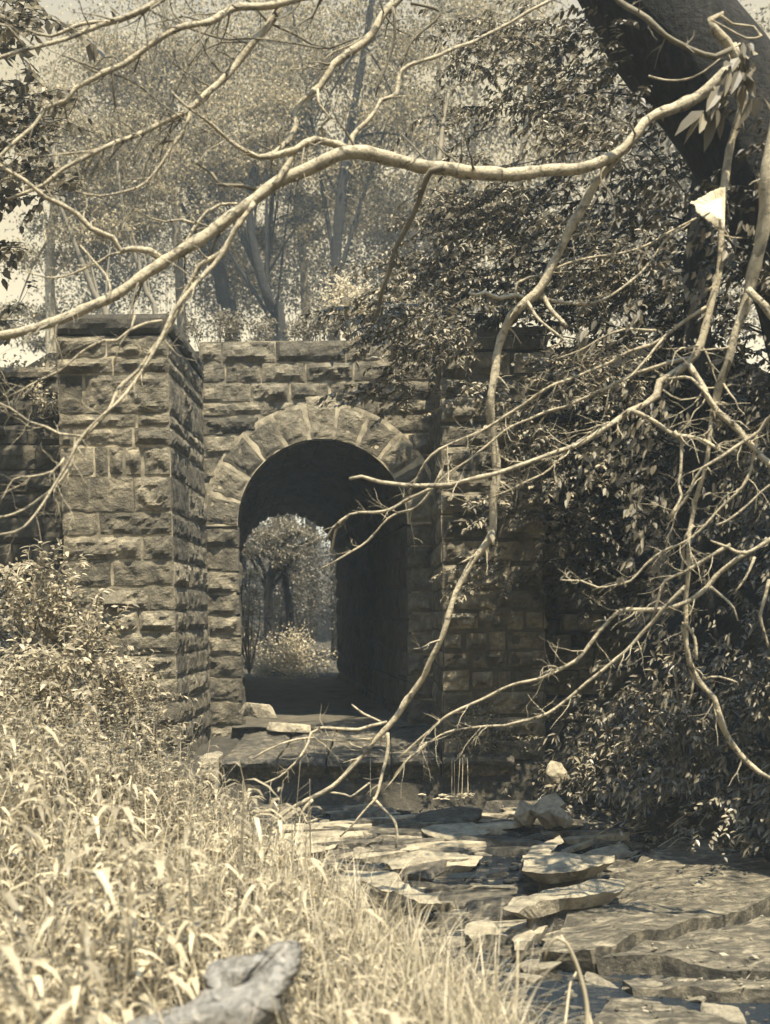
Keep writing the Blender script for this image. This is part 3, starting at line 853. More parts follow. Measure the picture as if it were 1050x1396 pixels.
def slab(poly, z, label, seed, th=0.3, tiltx=0.0, mat='rock'):
    o = bedrock(poly, z, label, seed, 0.11, tiltx, mat, 'rock_slab', None, 0.8, 0.30)
    pts = [PZ(px, py, z) for px, py in poly]; c = sum(pts, Vector()) / len(pts)
    mb = MB(); n = len(pts); top = []; low = []
    for p in pts:
        q = c.lerp(p, .62) + Vector((0, .04, 0))
        top.append((q.x, q.y, z - .09 + tiltx * (q.x - 2.5))); q = c.lerp(p, .75) + Vector((0, .03, 0)); low.append((q.x, q.y, z - .5))
    mb.add(top + low, np.array([[k, (k + 1) % n, n + (k + 1) % n, n + k] for k in range(n)]))
    ob = mb.build('base', M['wet_rock'], None)
    ob.parent = o; ob.location = tuple(-Vector(o.location)); del ob['_o']
    return o
slab([(714, 1188), (716, 1164), (760, 1160), (800, 1163), (836, 1162), (838, 1172), (805, 1183), (770, 1188), (740, 1191)], -0.50, 'long flat-topped pale slab in the creek, the upper of two lying one before the other', 21, 0.34)
slab([(688, 1238), (700, 1224), (740, 1212), (790, 1204), (832, 1196), (850, 1200), (851, 1211), (815, 1220), (770, 1224), (730, 1232), (705, 1242)], -0.56, 'long tapering pale slab in the creek, the lower of two lying one before the other', 22, 0.36)
slab([(440, 1200), (470, 1186), (505, 1183), (535, 1188), (555, 1202), (592, 1222), (606, 1234), (575, 1232), (545, 1222), (515, 1208), (480, 1198), (450, 1206)], -0.62, 'long narrow pale rock bending down into the pool beside the grass', 23, 0.3)
slab([(630, 1268), (640, 1258), (668, 1250), (680, 1262), (692, 1278), (660, 1276), (640, 1282)], -0.76, 'small bright flat rock breaking the water below the tapering slab', 24, 0.25)
slab([(698, 1278), (715, 1262), (738, 1254), (745, 1262), (728, 1275), (716, 1292), (704, 1296)], -0.76, 'small pale rock close before the tapering slab, pointing toward the grass', 33, 0.25)
slab([(710, 1150), (722, 1136), (765, 1122), (768, 1130), (748, 1144), (715, 1158)], -0.42, 'pale rock tilted up toward the right above the two long slabs', 28, 0.3, 0.12)
slab([(500, 1120), (560, 1112), (620, 1109), (640, 1112), (600, 1118), (560, 1124), (510, 1128)], -0.68, 'broad low flat shelf of rock lying across the middle of the creek', 34, 0.2)
slab([(380, 1150), (430, 1140), (470, 1146), (440, 1160), (390, 1168)], -0.66, 'low pale shelf of rock at the left edge of the creek beside the weeds', 35, 0.2)
slab([(480, 1090), (540, 1082), (600, 1081), (620, 1086), (570, 1092), (520, 1095)], -0.64, 'long thin ledge of rock just below the trickling fall', 36, 0.18)
slab([(520, 1172), (600, 1160), (660, 1168), (650, 1178), (580, 1184), (535, 1184)], -0.70, 'flat pale rock lying between the narrow bending rock and the upper long slab', 37, 0.2)
slab([(610, 1306), (650, 1300), (690, 1298), (718, 1306), (670, 1312), (630, 1312)], -0.88, 'thin pale sliver of rock at the water line among the grass stems', 30, 0.2)
slab([(735, 1312), (765, 1306), (800, 1316), (770, 1322), (745, 1320)], -0.88, 'bright low rock in the pool beside the arching sedge', 38, 0.2)

# weathered grey stump in the grass, lower left
r_ = random.Random(3)
outl = [(413, 1290), (408, 1283), (395, 1280), (378, 1283), (360, 1293), (340, 1303), (320, 1305), (300, 1308), (284, 1314), (276, 1330), (280, 1345), (268, 1360), (250, 1372), (225, 1378), (200, 1386), (170, 1392), (150, 1405), (150, 1440), (330, 1440), (345, 1415), (372, 1392), (385, 1380), (384, 1362), (396, 1345), (408, 1322), (412, 1305)]
dense = []
for a, b_ in zip(outl, outl[1:] + outl[:1]):
    for k in range(6): dense.append((a[0] + (b_[0] - a[0]) * k / 6 + r_.uniform(-1.5, 1.5), a[1] + (b_[1] - a[1]) * k / 6 + r_.uniform(-1.5, 1.5)))
cxp, cyp = 318, 1358; rings = []
for sc_, dy in ((.85, .22), (1.0, .10), (.96, .03), (.86, -.02), (.7, -.05), (.5, -.065), (.25, -.07)):
    ring = []
    for (a, b_) in dense:
        q = P(cxp + (a - cxp) * sc_, cyp + (b_ - cyp) * sc_, 4.05 + dy - (b_ - cyp) * .0022)
        q = q + Vector((0, -.018, .012)) * mnoise.fractal(Vector((q.x * 3 - q.z * 3, q.z * 16 + q.x * 9, 2)), 1, 2, 4)
        ring.append(tuple(q))
    rings.append(ring)
n_ = len(dense); v = sum(rings, [])
f = [[r0 * n_ + k, r0 * n_ + (k + 1) % n_, (r0 + 1) * n_ + (k + 1) % n_, (r0 + 1) * n_ + k] for r0 in range(6) for k in range(n_)]
v.append(tuple(np.mean(rings[-1], 0))); v.append(tuple(np.mean(rings[0], 0)))
t_ = [[6 * n_ + k, 6 * n_ + (k + 1) % n_, 7 * n_] for k in range(n_)] + [[(k + 1) % n_, k, 7 * n_ + 1] for k in range(n_)]
mb = MB(); mb.add(v, [np.array(f), np.array(t_)])
tag(mb.build('driftwood_log', M['grey_wood'], None, True), 'ragged weathered grey chunk of driftwood lying slantwise in the pale weeds', 'driftwood')

# ------------------------------------------------------------------ branches
def px_path(pts, y0, y1, w0=None, wig=0.12, seed=0):
    """pts: (px, py[, width px]) -> 3-D path at depths y0..y1 with a little depth wander"""
    n = len(pts); outp = []; wl_ = w0
    L = [0.0]
    for a, b_ in zip(pts[:-1], pts[1:]): L.append(L[-1] + math.hypot(b_[0] - a[0], b_[1] - a[1]))
    for i, p in enumerate(pts):
        t = L[i] / max(L[-1], 1)
        Y = y0 + (y1 - y0) * t + wig * mnoise.noise(Vector((L[i] * 0.011, seed * 3.7, 1.3)))
        if len(p) > 2: wl_ = p[2]
        q = P(p[0], p[1], Y)
        outp.append((q.x, q.y, q.z, wl_ * 0.82 * Y / F / 2))
    return outp

def taper(pts, w0, w1):
    n = len(pts)
    return [(p[0], p[1], w0 + (w1 - w0) * i / (n - 1)) for i, p in enumerate(pts)]

def side_twigs(mb, path, count_, len_rng, rfrac=0.3, level=1, seed=0, tlo=0.15, leaf=None, up=0.0, tips=None):
    r = np.random.default_rng(seed)
    n = len(path)
    count = int(count_ * 2.2 + .01) if level > 0 and count_ > 1 else count_
    for _ in range(count):
        i = int(r.uniform(tlo, 0.98) * (n - 1)); p = path[i]
        t = norm(path[min(i + 1, n - 1), :3] - path[max(i - 1, 0), :3])
        ax = norm(r.standard_normal(3)); side = norm(np.cross(t, ax))
        d = norm(t * r.uniform(.4, 1.0) + side * r.uniform(.5, 1.1) + np.array([0, 0, up]))
        L = r.uniform(*len_rng); m = max(4, int(L / 0.06))
        rad = min(max(p[3] * rfrac, 0.0016), 0.009)
        q = [np.array([*p[:3], rad])]
        for k in range(m):
            d = norm(d + r.standard_normal(3) * 0.22 + np.array([0, 0, -0.03]))
            q.append(np.array([*(q[-1][:3] + d * L / m), rad * (1 - 0.75 * (k + 1) / m)]))
        q = np.array(q)
        tube(mb, q, 5, 0.08, cap=False)
        if tips is not None: tips.append((q[-1, :3], d))
        if level > 0: side_twigs(mb, q, int(r.integers(1, 4)), (L * .3, L * .7), 0.6, level - 1, int(r.integers(1e9)), 0.2, up=up, tips=tips)

def limb(parent, name, pts, y0, y1, mat, twigs=0, tl=(0.15, 0.5), seed=1, sides=9, step=0.06, label=None, tips=None, wig=0.12):
    path = catmull(px_path(pts, y0, y1, 6, wig, seed), step)
    path[:, 3] = np.maximum(path[:, 3], 0.0015)
    # knobbly wander
    nz = np.array([[mnoise.noise(Vector((p[0] * 4, p[1] * 4 + seed, p[2] * 4))), mnoise.noise(Vector((p[0] * 4, p[1] * 4, p[2] * 4 + seed + 9)))] for p in path])
    path[:, 0] += nz[:, 0] * 0.022; path[:, 2] += nz[:, 1] * 0.022
    path[:, 3] *= np.array([1 + 0.10 * mnoise.noise(Vector((p[0] * 9, p[1] * 9 + seed, p[2] * 9))) + 0.35 * max(0, mnoise.noise(Vector((p[0] * 3.3 + 7, p[1] * 3, p[2] * 3.3 + seed))) - .35) for p in path])
    mb = MB(); tube(mb, path, sides, 0.07)
    o = mb.build(name, mat, parent, True)
    if label: o['label'] = label
    if twigs:
        m2 = []
        for k in range(int(twigs * 2.4)):
            q = MB(); side_twigs(q, path, 1, tl, 0.35, 1, seed * 97 + k); m2.append(q)
        return o, path, m2
    return o, path, None

# ---- the big dark tree on the right with the long pale limb over the stream
tree = thing('leaning_tree', P(1060, 1090, 7.6), 'big dark leaning tree on the right whose long pale limbs arch over the stream', 'tree')
mb = MB()
trunk = [(1260, 1300, 210), (1225, 900, 200), (1165, 600, 190), (1095, 350, 185), (1005, 160, 190), (905, 30, 190), (812, -130, 170), (700, -330, 140), (560, -600, 100)]
tube(mb, catmull(px_path(trunk, 8.3, 9.0, 180, 0.05), 0.25), 28, 0.012)
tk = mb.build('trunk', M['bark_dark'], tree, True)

LM = [(1000, 95, 26), (945, 135, 22), (890, 160, 20), (868, 185, 21), (850, 205, 22), (825, 220, 22), (790, 229, 22), (750, 233, 23), (700, 237, 25), (650, 236, 26), (600, 230, 25), (560, 224, 26), (530, 217, 26), (500, 208, 24), (478, 208, 24), (450, 217, 23), (420, 230, 23), (380, 250, 23), (340, 278, 23), (300, 308, 22), (260, 335, 21), (225, 358, 21), (180, 388, 20), (140, 410, 19), (80, 435, 17), (40, 448, 17), (-40, 470, 16)]
LM = [(a, b_, w * .82) for a, b_, w in LM]
om, pm, tw = limb(tree, 'limb', LM, 7.9, 6.6, M['bark'], 9, (0.15, 0.5), 2, 12)
[q.build('twig', M['bark_mid'], om, True) for q in tw]
def sub(parent, pts, y0, y1, w0, w1, mat='bark', tw_n=0, tl=(.1, .35), seed=3, label=None):
    o, path, t2 = limb(parent, 'branch', taper(pts, w0, w1), y0, y1, M[mat], tw_n, tl, seed, 7, 0.05, label)
    if t2: 
        # fine twigs belong to this branch's own mesh
        tj = MB()
        for q in t2:
            tj.add(np.concatenate(q.v), q.f)
        t2 = tj; v = np.concatenate(t2.v)
        base = np.array(o['_o'])
        me = o.data
        mbx = MB(); 
        n0 = len(me.vertices); co = np.empty(n0 * 3, np.float32); me.vertices.foreach_get('co', co)
        old = [np.array([p.vertices[:] for p in me.polygons if len(p.vertices) == kk]) for kk in (3, 4)]
        mbx.add(co.reshape(-1, 3) + base, [a for a in old if a.size])
        for_f = [f for f in t2.f]
        mbx.v.append(v); mbx.f += [f + n0 for f in for_f]; mbx.n += len(v)
        o.data = make_mesh('branch', np.concatenate(mbx.v) - base, mbx.f, M[mat], True)
    return o
# branches of the long limb
sub(om, [(225, 357), (205, 344), (180, 341), (163, 343), (152, 324), (125, 312), (105, 291), (85, 278), (60, 268), (35, 245), (0, 225), (-30, 205)], 6.9, 6.6, 11, 6, 'bark', 6, seed=11)
sub(om, [(163, 343), (150, 345), (135, 357), (115, 368), (95, 375), (60, 378), (30, 372)], 6.85, 6.7, 5, 2, tw_n=3, seed=12)
sub(om, [(358, 254), (345, 254), (330, 251), (300, 249), (290, 236), (275, 228), (260, 221)], 7.1, 7.2, 8, 4, 'bark_mid', 2, seed=13)
sub(om, [(478, 206), (458, 196), (430, 188), (415, 195), (400, 205), (370, 213), (355, 213), (335, 203), (310, 187), (290, 172), (262, 152), (235, 125)], 7.25, 6.9, 12, 4, 'bark', 4, seed=14)
sub(om, [(378, 252), (395, 225), (404, 205), (418, 196)], 7.1, 7.2, 10, 8, seed=15)
sub(om, [(478, 206), (482, 185), (500, 165), (513, 150), (520, 136), (540, 128), (545, 105), (560, 90), (600, 75), (640, 58), (670, 45), (720, 18), (770, -10)], 7.3, 7.8, 8, 4, 'bark', 5, seed=16)
sub(om, [(443, 190), (441, 172), (452, 162), (437, 140), (436, 120)], 7.25, 7.2, 5, 4, seed=17)
sub(om, [(252, 338), (270, 305), (283, 286), (300, 278), (322, 278)], 7.0, 7.1, 6, 4, seed=18)
sub(om, [(270, 305), (250, 300), (225, 300), (205, 295), (180, 284)], 7.0, 6.9, 4, 2, seed=19)
sub(om, [(605, 228), (590, 232), (580, 252), (570, 280), (556, 310), (541, 336), (530, 375), (520, 400), (508, 440)], 7.35, 7.9, 10, 7, 'bark_mid', 4, seed=20)
sub(om, [(596, 222), (600, 195), (606, 160), (612, 130)], 7.5, 7.9, 8, 5, 'bark_mid', 3, seed=21)
sub(om, [(345, 278), (320, 315), (300, 345), (272, 362), (262, 382), (248, 405), (233, 438), (213, 468), (190, 502), (162, 530), (146, 560), (125, 586), (102, 605), (95, 632), (78, 662), (50, 686), (20, 700), (-15, 708)], 7.0, 6.6, 9, 4, 'bark', 8, seed=22)
sub(om, [(330, 300), (302, 348), (282, 372), (258, 398), (240, 424), (225, 452), (206, 490), (178, 528), (150, 560), (114, 596), (92, 628), (70, 668), (35, 720), (0, 730)], 6.9, 6.4, 8, 3, 'bark', 8, seed=23)
sub(om, [(112, 594), (80, 592), (60, 582), (40, 575), (15, 555), (-15, 540)], 6.6, 6.5, 5, 3, 'bark', 4, seed=24)
sub(om, [(222, 436), (200, 440), (178, 450), (160, 462), (142, 463), (110, 480), (78, 505), (45, 520), (10, 540)], 6.8, 6.6, 5, 3, 'bark', 4, seed=25)
sub(om, [(186, 432), (180, 450), (165, 470), (155, 500)], 6.8, 6.8, 4, 2, seed=26)
sub(om, [(92, 620), (75, 640), (45, 648), (20, 652), (0, 690)], 6.6, 6.5, 4, 2, 'bark', 3, seed=27)
sub(om, [(148, 412), (152, 395), (145, 375), (130, 358), (110, 335)], 6.7, 6.8, 5, 3, seed=28)

LN = [(845, 208, 15), (815, 245, 17), (795, 280, 17), (775, 315, 17), (758, 352, 16), (740, 390, 17), (722, 408, 18), (695, 430, 16), (682, 460, 15), (673, 510, 15), (668, 540, 16), (672, 590, 16), (678, 640, 17), (673, 690, 16), (667, 733, 15), (642, 768, 11), (625, 800, 11), (610, 850, 11), (590, 895, 11), (565, 940, 11), (530, 990, 11), (500, 1025, 9), (470, 1055, 8), (440, 1080, 8), (400, 1103, 7), (365, 1130, 5)]
LN = [(a, b_, w * .86) for a, b_, w in LN]
on, pn, tw = limb(tree, 'limb', LN, 7.7, 8.3, M['bark'], 6, (0.12, 0.35), 31, 12)
[q.build('twig', M['bark'], on, True) for q in tw]
sub(on, [(720, 409), (700, 404), (680, 408), (662, 398), (650, 402), (641, 400)], 7.85, 7.7, 8, 5, seed=32)
sub(on, [(702, 405), (705, 386), (722, 378), (746, 372), (775, 358), (812, 350), (870, 340), (915, 315), (950, 296)], 7.85, 7.9, 5, 3, tw_n=3, seed=33)
sub(on, [(735, 403), (760, 410), (790, 413), (820, 407), (850, 390), (880, 365), (905, 335), (945, 297)], 7.85, 7.9, 6, 3, tw_n=4, seed=34)
sub(on, [(738, 400), (752, 422), (774, 444)], 7.8, 7.7, 9, 7, seed=35)
sub(on, [(718, 412), (728, 430), (745, 446), (768, 463)], 7.8, 7.6, 6, 4, seed=36)
sub(on, [(668, 725), (670, 742)], 8, 7.95, 12, 6, seed=37)
sub(on, [(528, 983), (505, 990), (490, 996), (465, 994), (440, 992), (425, 1000), (420, 1012), (400, 1040), (380, 1060), (360, 1070)], 8.2, 8.0, 6, 3, 'bark', 4, seed=38)
sub(on, [(505, 1007), (480, 1008), (450, 1007), (425, 1005), (395, 1012), (370, 1020), (345, 1035)], 8.2, 8.0, 5, 3, 'bark', 3, seed=39)
sub(on, [(527, 1000), (526, 1040), (515, 1075), (510, 1088), (495, 1105), (480, 1125), (465, 1140)], 8.2, 8.1, 6, 3, 'bark', 2, seed=40)
sub(on, [(510, 1088), (525, 1105), (537, 1120), (542, 1140), (540, 1155)], 8.1, 8.1, 5, 4, seed=41)
sub(on, [(580, 1010), (560, 1030), (540, 1055), (520, 1080)], 8.2, 8.1, 4, 2, seed=42)
sub(on, [(425, 1090), (412, 1108), (420, 1122), (435, 1118)], 8.2, 8.1, 6, 4, seed=43)
sub(on, [(448, 1080), (470, 1083), (478, 1086), (505, 1068)], 8.2, 8.3, 4, 3, seed=44)
sub(on, [(520, 985), (495, 975), (478, 962)], 8.2, 8.3, 4, 3, seed=45)

# pale limbs hanging on the right
R1 = [(1000, 60, 12), (1015, 110, 12), (1012, 150, 12), (1000, 190, 12), (990, 235, 13), (985, 285, 11), (983, 320, 10), (980, 370, 11), (970, 420, 12), (955, 470, 13), (940, 495, 13), (915, 513, 11), (900, 520, 14), (895, 537, 13), (880, 550, 10), (860, 560, 9), (820, 585, 9), (790, 605, 8), (750, 620, 7), (720, 633, 7), (680, 642, 7), (640, 655, 7), (590, 663, 7), (550, 660, 6), (520, 657, 6), (495, 650, 6), (478, 655, 5)]
o1, p1, tw = limb(tree, 'limb', R1, 7.6, 7.4, M['bark'], 10, (0.12, 0.4), 51, 10)
[q.build('twig', M['bark'], o1, True) for q in tw]
sub(o1, [(940, 495), (955, 522), (972, 550), (1000, 580), (1020, 605), (1050, 632), (1100, 665)], 7.5, 7.2, 9, 10, 'bark', 4, seed=52)
sub(o1, [(962, 420), (930, 440), (905, 460), (890, 470), (860, 480), (830, 495), (790, 510), (750, 525), (700, 560), (650, 590), (620, 602), (588, 620), (572, 650), (558, 672)], 7.5, 7.9, 6, 4, 'bark', 8, seed=53)
sub(o1, [(905, 460), (882, 488), (862, 512), (850, 520)], 7.5, 7.4, 4, 3, seed=54)
sub(o1, [(940, 487), (900, 500), (860, 512), (820, 530), (780, 550), (750, 562), (700, 580), (662, 608), (640, 625), (608, 650), (588, 668)], 7.5, 7.9, 6, 3, 'bark', 8, seed=55)
sub(o1, [(893, 450), (850, 453), (820, 460), (790, 475), (755, 490)], 7.5, 7.6, 4, 2, 'bark', 3, seed=56)
sub(o1, [(590, 663), (560, 680), (530, 695), (490, 697), (475, 701), (455, 718), (443, 738)], 7.6, 7.9, 6, 3, 'bark', 3, seed=57)
sub(o1, [(478, 700), (460, 718), (455, 735), (450, 752)], 7.8, 7.9, 4, 3, seed=58)
sub(o1, [(600, 640), (588, 665), (570, 688), (545, 700), (520, 716), (490, 742), (465, 760), (440, 775)], 7.7, 8.0, 5, 3, 'bark', 3, seed=59)
sub(o1, [(863, 559), (895, 575), (920, 590), (950, 596), (975, 610), (990, 620)], 7.4, 7.3, 8, 5, 'bark', 4, seed=60)
sub(o1, [(920, 590), (930, 602), (929, 640), (925, 660), (928, 675), (914, 702)], 7.4, 7.3, 6, 4, seed=61)
sub(o1, [(912, 516), (935, 513), (945, 515), (965, 540), (972, 555)], 7.45, 7.3, 5, 5, seed=62)
sub(o1, [(905, 530), (930, 545), (958, 540)], 7.4, 7.4, 3, 2, seed=63)
sub(o1, [(800, 598), (770, 620), (740, 645), (700, 665), (660, 680)], 7.4, 7.6, 4, 2, 'bark', 5, seed=64)

R2 = [(1075, 60, 24), (1058, 170, 22), (1047, 240, 21), (1041, 300, 21), (1030, 360, 19), (1021, 392, 18), (1008, 440, 14), (995, 490, 14), (980, 530, 13), (971, 556, 11), (968, 580, 8), (967, 610, 7), (960, 650, 7), (945, 700, 7), (938, 760, 7), (936, 830, 8), (938, 880, 8), (944, 918, 11), (962, 938, 10), (975, 952, 9), (984, 985, 11), (996, 1010, 11), (1018, 1038, 10), (1036, 1052, 7), (1052, 1060, 5)]
o2, p2, tw = limb(tree, 'limb', R2, 7.0, 7.7, M['bark'], 10, (0.1, 0.35), 71, 11)
[q.build('twig', M['bark'], o2, True) for q in tw]
sub(o2, [(1021, 392), (1036, 410), (1062, 445), (1090, 470)], 7.2, 7.0, 12, 12, seed=72)
sub(o2, [(1070, 555), (1046, 572), (1033, 590), (1000, 610), (975, 630), (958, 640), (946, 655), (935, 680), (915, 710)], 7.1, 7.4, 7, 4, 'bark', 5, seed=73)
sub(o2, [(1033, 590), (1032, 612), (1024, 642), (1010, 665), (985, 690), (962, 718), (940, 738), (905, 755), (880, 770), (860, 790), (840, 796), (815, 801), (792, 790), (768, 789)], 7.2, 7.6, 6, 3, 'bark', 8, seed=74)
sub(o2, [(1095, 640), (1050, 662), (1020, 690), (985, 712), (976, 716)], 7.1, 7.2, 4, 4, seed=75)
sub(o2, [(1095, 690), (1052, 732), (1016, 755), (990, 746), (968, 738)], 7.1, 7.2, 10, 3, seed=76)
sub(o2, [(1017, 754), (985, 780), (962, 802), (935, 820), (905, 832), (870, 833), (845, 833), (815, 860), (790, 893), (772, 905), (730, 925), (700, 935), (650, 957), (610, 975), (580, 1000), (545, 1030)], 7.3, 8.0, 9, 4, 'bark', 10, seed=77)
sub(o2, [(935, 800), (900, 835), (888, 850), (860, 880), (830, 905), (800, 930), (780, 947), (745, 970), (705, 985), (690, 990), (655, 991), (620, 995), (590, 1008), (560, 1032), (538, 1060)], 7.4, 8.0, 7, 3, 'bark', 10, seed=78)
sub(o2, [(995, 742), (960, 762), (932, 778), (905, 792), (895, 820), (890, 840)], 7.3, 7.5, 7, 4, 'bark', 4, seed=79)
sub(o2, [(948, 715), (936, 730), (930, 760), (925, 790)], 7.4, 7.5, 5, 4, seed=80)
sub(o2, [(970, 800), (985, 815), (1000, 830), (1006, 845)], 7.3, 7.3, 5, 3, seed=81)
sub(o2, [(1050, 790), (1042, 815), (1034, 840), (1043, 865), (1048, 885)], 7.3, 7.3, 6, 4, seed=82)
sub(o2, [(946, 920), (944, 945), (938, 962)], 7.6, 7.6, 4, 3, seed=83)
sub(o2, [(960, 925), (980, 922), (1005, 932)], 7.6, 7.5, 4, 3, seed=84)
sub(o2, [(935, 905), (930, 850), (945, 870), (948, 900)], 7.6, 7.5, 5, 5, seed=85)
sub(o2, [(1028, 760), (1015, 790), (1000, 812)], 7.3, 7.3, 5, 3, seed=86)
# limb lying against the dark trunk and broken stub above the leaf tuft
o3, p3, tw = limb(tree, 'limb', taper([(825, -20), (845, 4), (870, 20), (910, 48), (945, 68), (975, 78), (995, 68)], 8, 9), 7.4, 7.3, M['bark_mid'], 3, (.08, .2), 91, 9)
[q.build('twig', M['bark_mid'], o3, True) for q in tw]
o4, p4, tw = limb(tree, 'limb', [(985, 19, 6), (968, 29, 9), (975, 42, 13), (992, 58, 15), (1003, 78, 14), (1012, 110, 12)], 7.4, 7.5, M['bark'], 2, (.1, .2), 92, 10)
[q.build('twig', M['bark'], o4, True) for q in tw]
sub(o4, [(982, 24), (998, 36), (1028, 36), (1039, 51), (1020, 54), (995, 44), (968, 28)], 7.4, 7.4, 4, 3, seed=93)
sub(o4, [(1008, 58), (975, 90), (945, 107), (905, 108), (882, 103)], 7.4, 7.5, 3, 3, seed=94)

# ---- bare overhead branches of a tree standing out of the frame
br = thing('bare_branch', P(430, -40, 7.2), 'forked bare branch with dark underside crossing the top left of the view', 'branch')
oa, pa, tw = limb(br, 'limb', taper([(560, -60), (430, -8), (375, 6), (330, 10), (305, 21), (285, 30), (245, 38), (225, 48), (190, 70), (165, 88), (130, 108), (105, 120), (90, 138), (60, 148), (50, 165), (20, 190), (0, 212), (-25, 240)], 12, 5), 7.3, 6.6, M['bark'], 14, (.15, .5), 101, 10)
[q.build('twig', M['bark_mid'], oa, True) for q in tw]
ob, pb, tw = limb(br, 'limb', taper([(384, 4), (366, 36), (346, 60), (325, 85), (300, 112), (272, 138), (255, 155), (220, 171), (190, 185), (175, 192), (140, 203), (115, 215), (75, 240), (45, 256), (10, 270)], 12, 5), 7.2, 6.7, M['bark'], 14, (.15, .5), 102, 10)
[q.build('twig', M['bark_mid'], ob, True) for q in tw]
sub(ob, [(262, 150), (249, 180), (236, 200), (220, 225), (195, 252), (172, 264), (140, 268), (105, 262)], 7.0, 6.8, 6, 3, 'bark', 5, seed=103)
sub(ob, [(235, 190), (212, 196), (198, 222), (190, 250), (180, 285), (165, 310), (155, 330)], 7.0, 6.9, 4, 2, 'bark_mid', 3, seed=104)
sub(ob, [(175, 192), (130, 205), (95, 206), (50, 210), (15, 205)], 6.9, 6.7, 4, 2, 'bark', 4, seed=105)
sub(oa, [(305, 15), (278, 58), (252, 98), (238, 130), (222, 160), (200, 190), (180, 225)], 7.2, 7.0, 4, 2, 'bark_mid', 2, seed=106)
sub(oa, [(215, 8), (226, 40), (240, 78), (256, 105), (276, 132), (288, 168)], 7.1, 7.0, 3, 2, 'bark_mid', 2, seed=107)
sub(oa, [(335, 0), (365, 30), (400, 45), (430, 62), (448, 66), (490, 52)], 7.2, 7.3, 5, 3, 'bark_mid', 2, seed=108)
sub(oa, [(250, 35), (300, 52), (350, 55), (400, 62), (440, 66)], 7.2, 7.2, 3, 3, 'bark_mid', 2, seed=109)
sub(oa, [(97, 78), (140, 95), (180, 112), (215, 140), (252, 160), (300, 185)], 6.9, 7.0, 3, 2, 'bark_mid', 2, seed=110)

br2 = thing('bare_branch', P(540, -20, 7.6), 'crooked pale bare branch dropping from the top centre to the arching limb', 'branch')
od, pd_, tw = limb(br2, 'limb', taper([(575, -50), (545, -5), (525, 15), (508, 45), (492, 60), (455, 86), (445, 102), (436, 118), (415, 136), (402, 152), (402, 168), (394, 190), (376, 209), (352, 214), (330, 208)], 13, 7), 7.7, 7.2, M['bark'], 6, (.12, .35), 121, 10)
[q.build('twig', M['bark_mid'], od, True) for q in tw]
sub(od, [(535, 10), (538, 50), (530, 80), (518, 110), (512, 130)], 7.6, 7.6, 5, 3, 'bark_mid', seed=122)
sub(od, [(560, 5), (600, 15), (580, 40), (560, 60), (548, 90)], 7.6, 7.6, 5, 3, 'bark_mid', 2, seed=123)
sub(od, [(504, 48), (480, 62), (455, 70), (430, 90), (395, 95)], 7.6, 7.5, 4, 2, 'bark', 2, seed=124)

br3 = thing('bare_branch', P(220, -10, 7.0), 'short bare branch entering above the top left corner with two curved forks', 'branch')
oc, pc_, tw = limb(br3, 'limb', taper([(265, -40), (220, -2), (195, 15), (165, 27), (140, 33), (110, 45), (85, 55), (35, 65), (5, 78), (-30, 95)], 10, 5), 7.0, 6.6, M['bark'], 8, (.15, .4), 131, 9)
[q.build('twig', M['bark_mid'], oc, True) for q in tw]
sub(oc, [(155, 29), (115, 35), (92, 41), (68, 48), (50, 46), (35, 40)], 6.9, 6.8, 6, 4, seed=132)
sub(oc, [(35, 65), (22, 50), (10, 36), (-10, 30)], 6.7, 6.6, 5, 4, seed=133)

# pale bracket on the hanging limb, an added solid of unknown nature
def patch():
    import bmesh
    prof = [(989, 254), (980, 257), (968, 262), (957, 268), (950, 273), (940, 276), (948, 280), (949, 288), (957, 296), (966, 302), (976, 310), (984, 314), (988, 312)]
    rng_ = random.Random(5); mb = MB(); Y = 7.42
    ptsf = []
    for (a, b_) in zip(prof[:-1], prof[1:]):
        for k in range(6):
            ptsf.append((a[0] + (b_[0] - a[0]) * k / 6 + rng_.uniform(-.9, .9), a[1] + (b_[1] - a[1]) * k / 6 + rng_.uniform(-.9, .9)))
    ptsf.append(prof[-1])
    n = len(ptsf); cpx = (980, 283)
    rings = []
    for s, dy in ((1.0, 0.0), (0.985, -0.03), (0.9, -0.04), (0.5, -0.045)):
        rings.append([tuple(P(cpx[0] + (p[0] - cpx[0]) * s, cpx[1] + (p[1] - cpx[1]) * s, Y + dy * .25 - (p[1] - 254) / 60 * .3)) for p in ptsf])
    back = [tuple(P(cpx[0] + (p[0] - cpx[0]) * .8, cpx[1] + (p[1] - cpx[1]) * .8, Y + 0.05 - (p[1] - 254) / 60 * .3)) for p in ptsf]
    v = sum([back] + rings, []); f = []
    for r_ in range(4):
        for k in range(n):
            k2 = (k + 1) % n; f.append([r_ * n + k, r_ * n + k2, (r_ + 1) * n + k2, (r_ + 1) * n + k])
    mb.add(v, np.array(f))
    c = np.array([v[4 * n + k] for k in range(n)]).mean(0); v2 = [tuple(c)] + v[4 * n:]
    mb.add(v2, np.array([[0, 1 + k, 1 + (k + 1) % n] for k in range(n)]))
    tag(mb.build('pale_patch', M['added_patch'], None, True), 'pale wedge-shaped bracket with a ragged edge clinging to the hanging limb at upper right', 'added_patch')
patch()

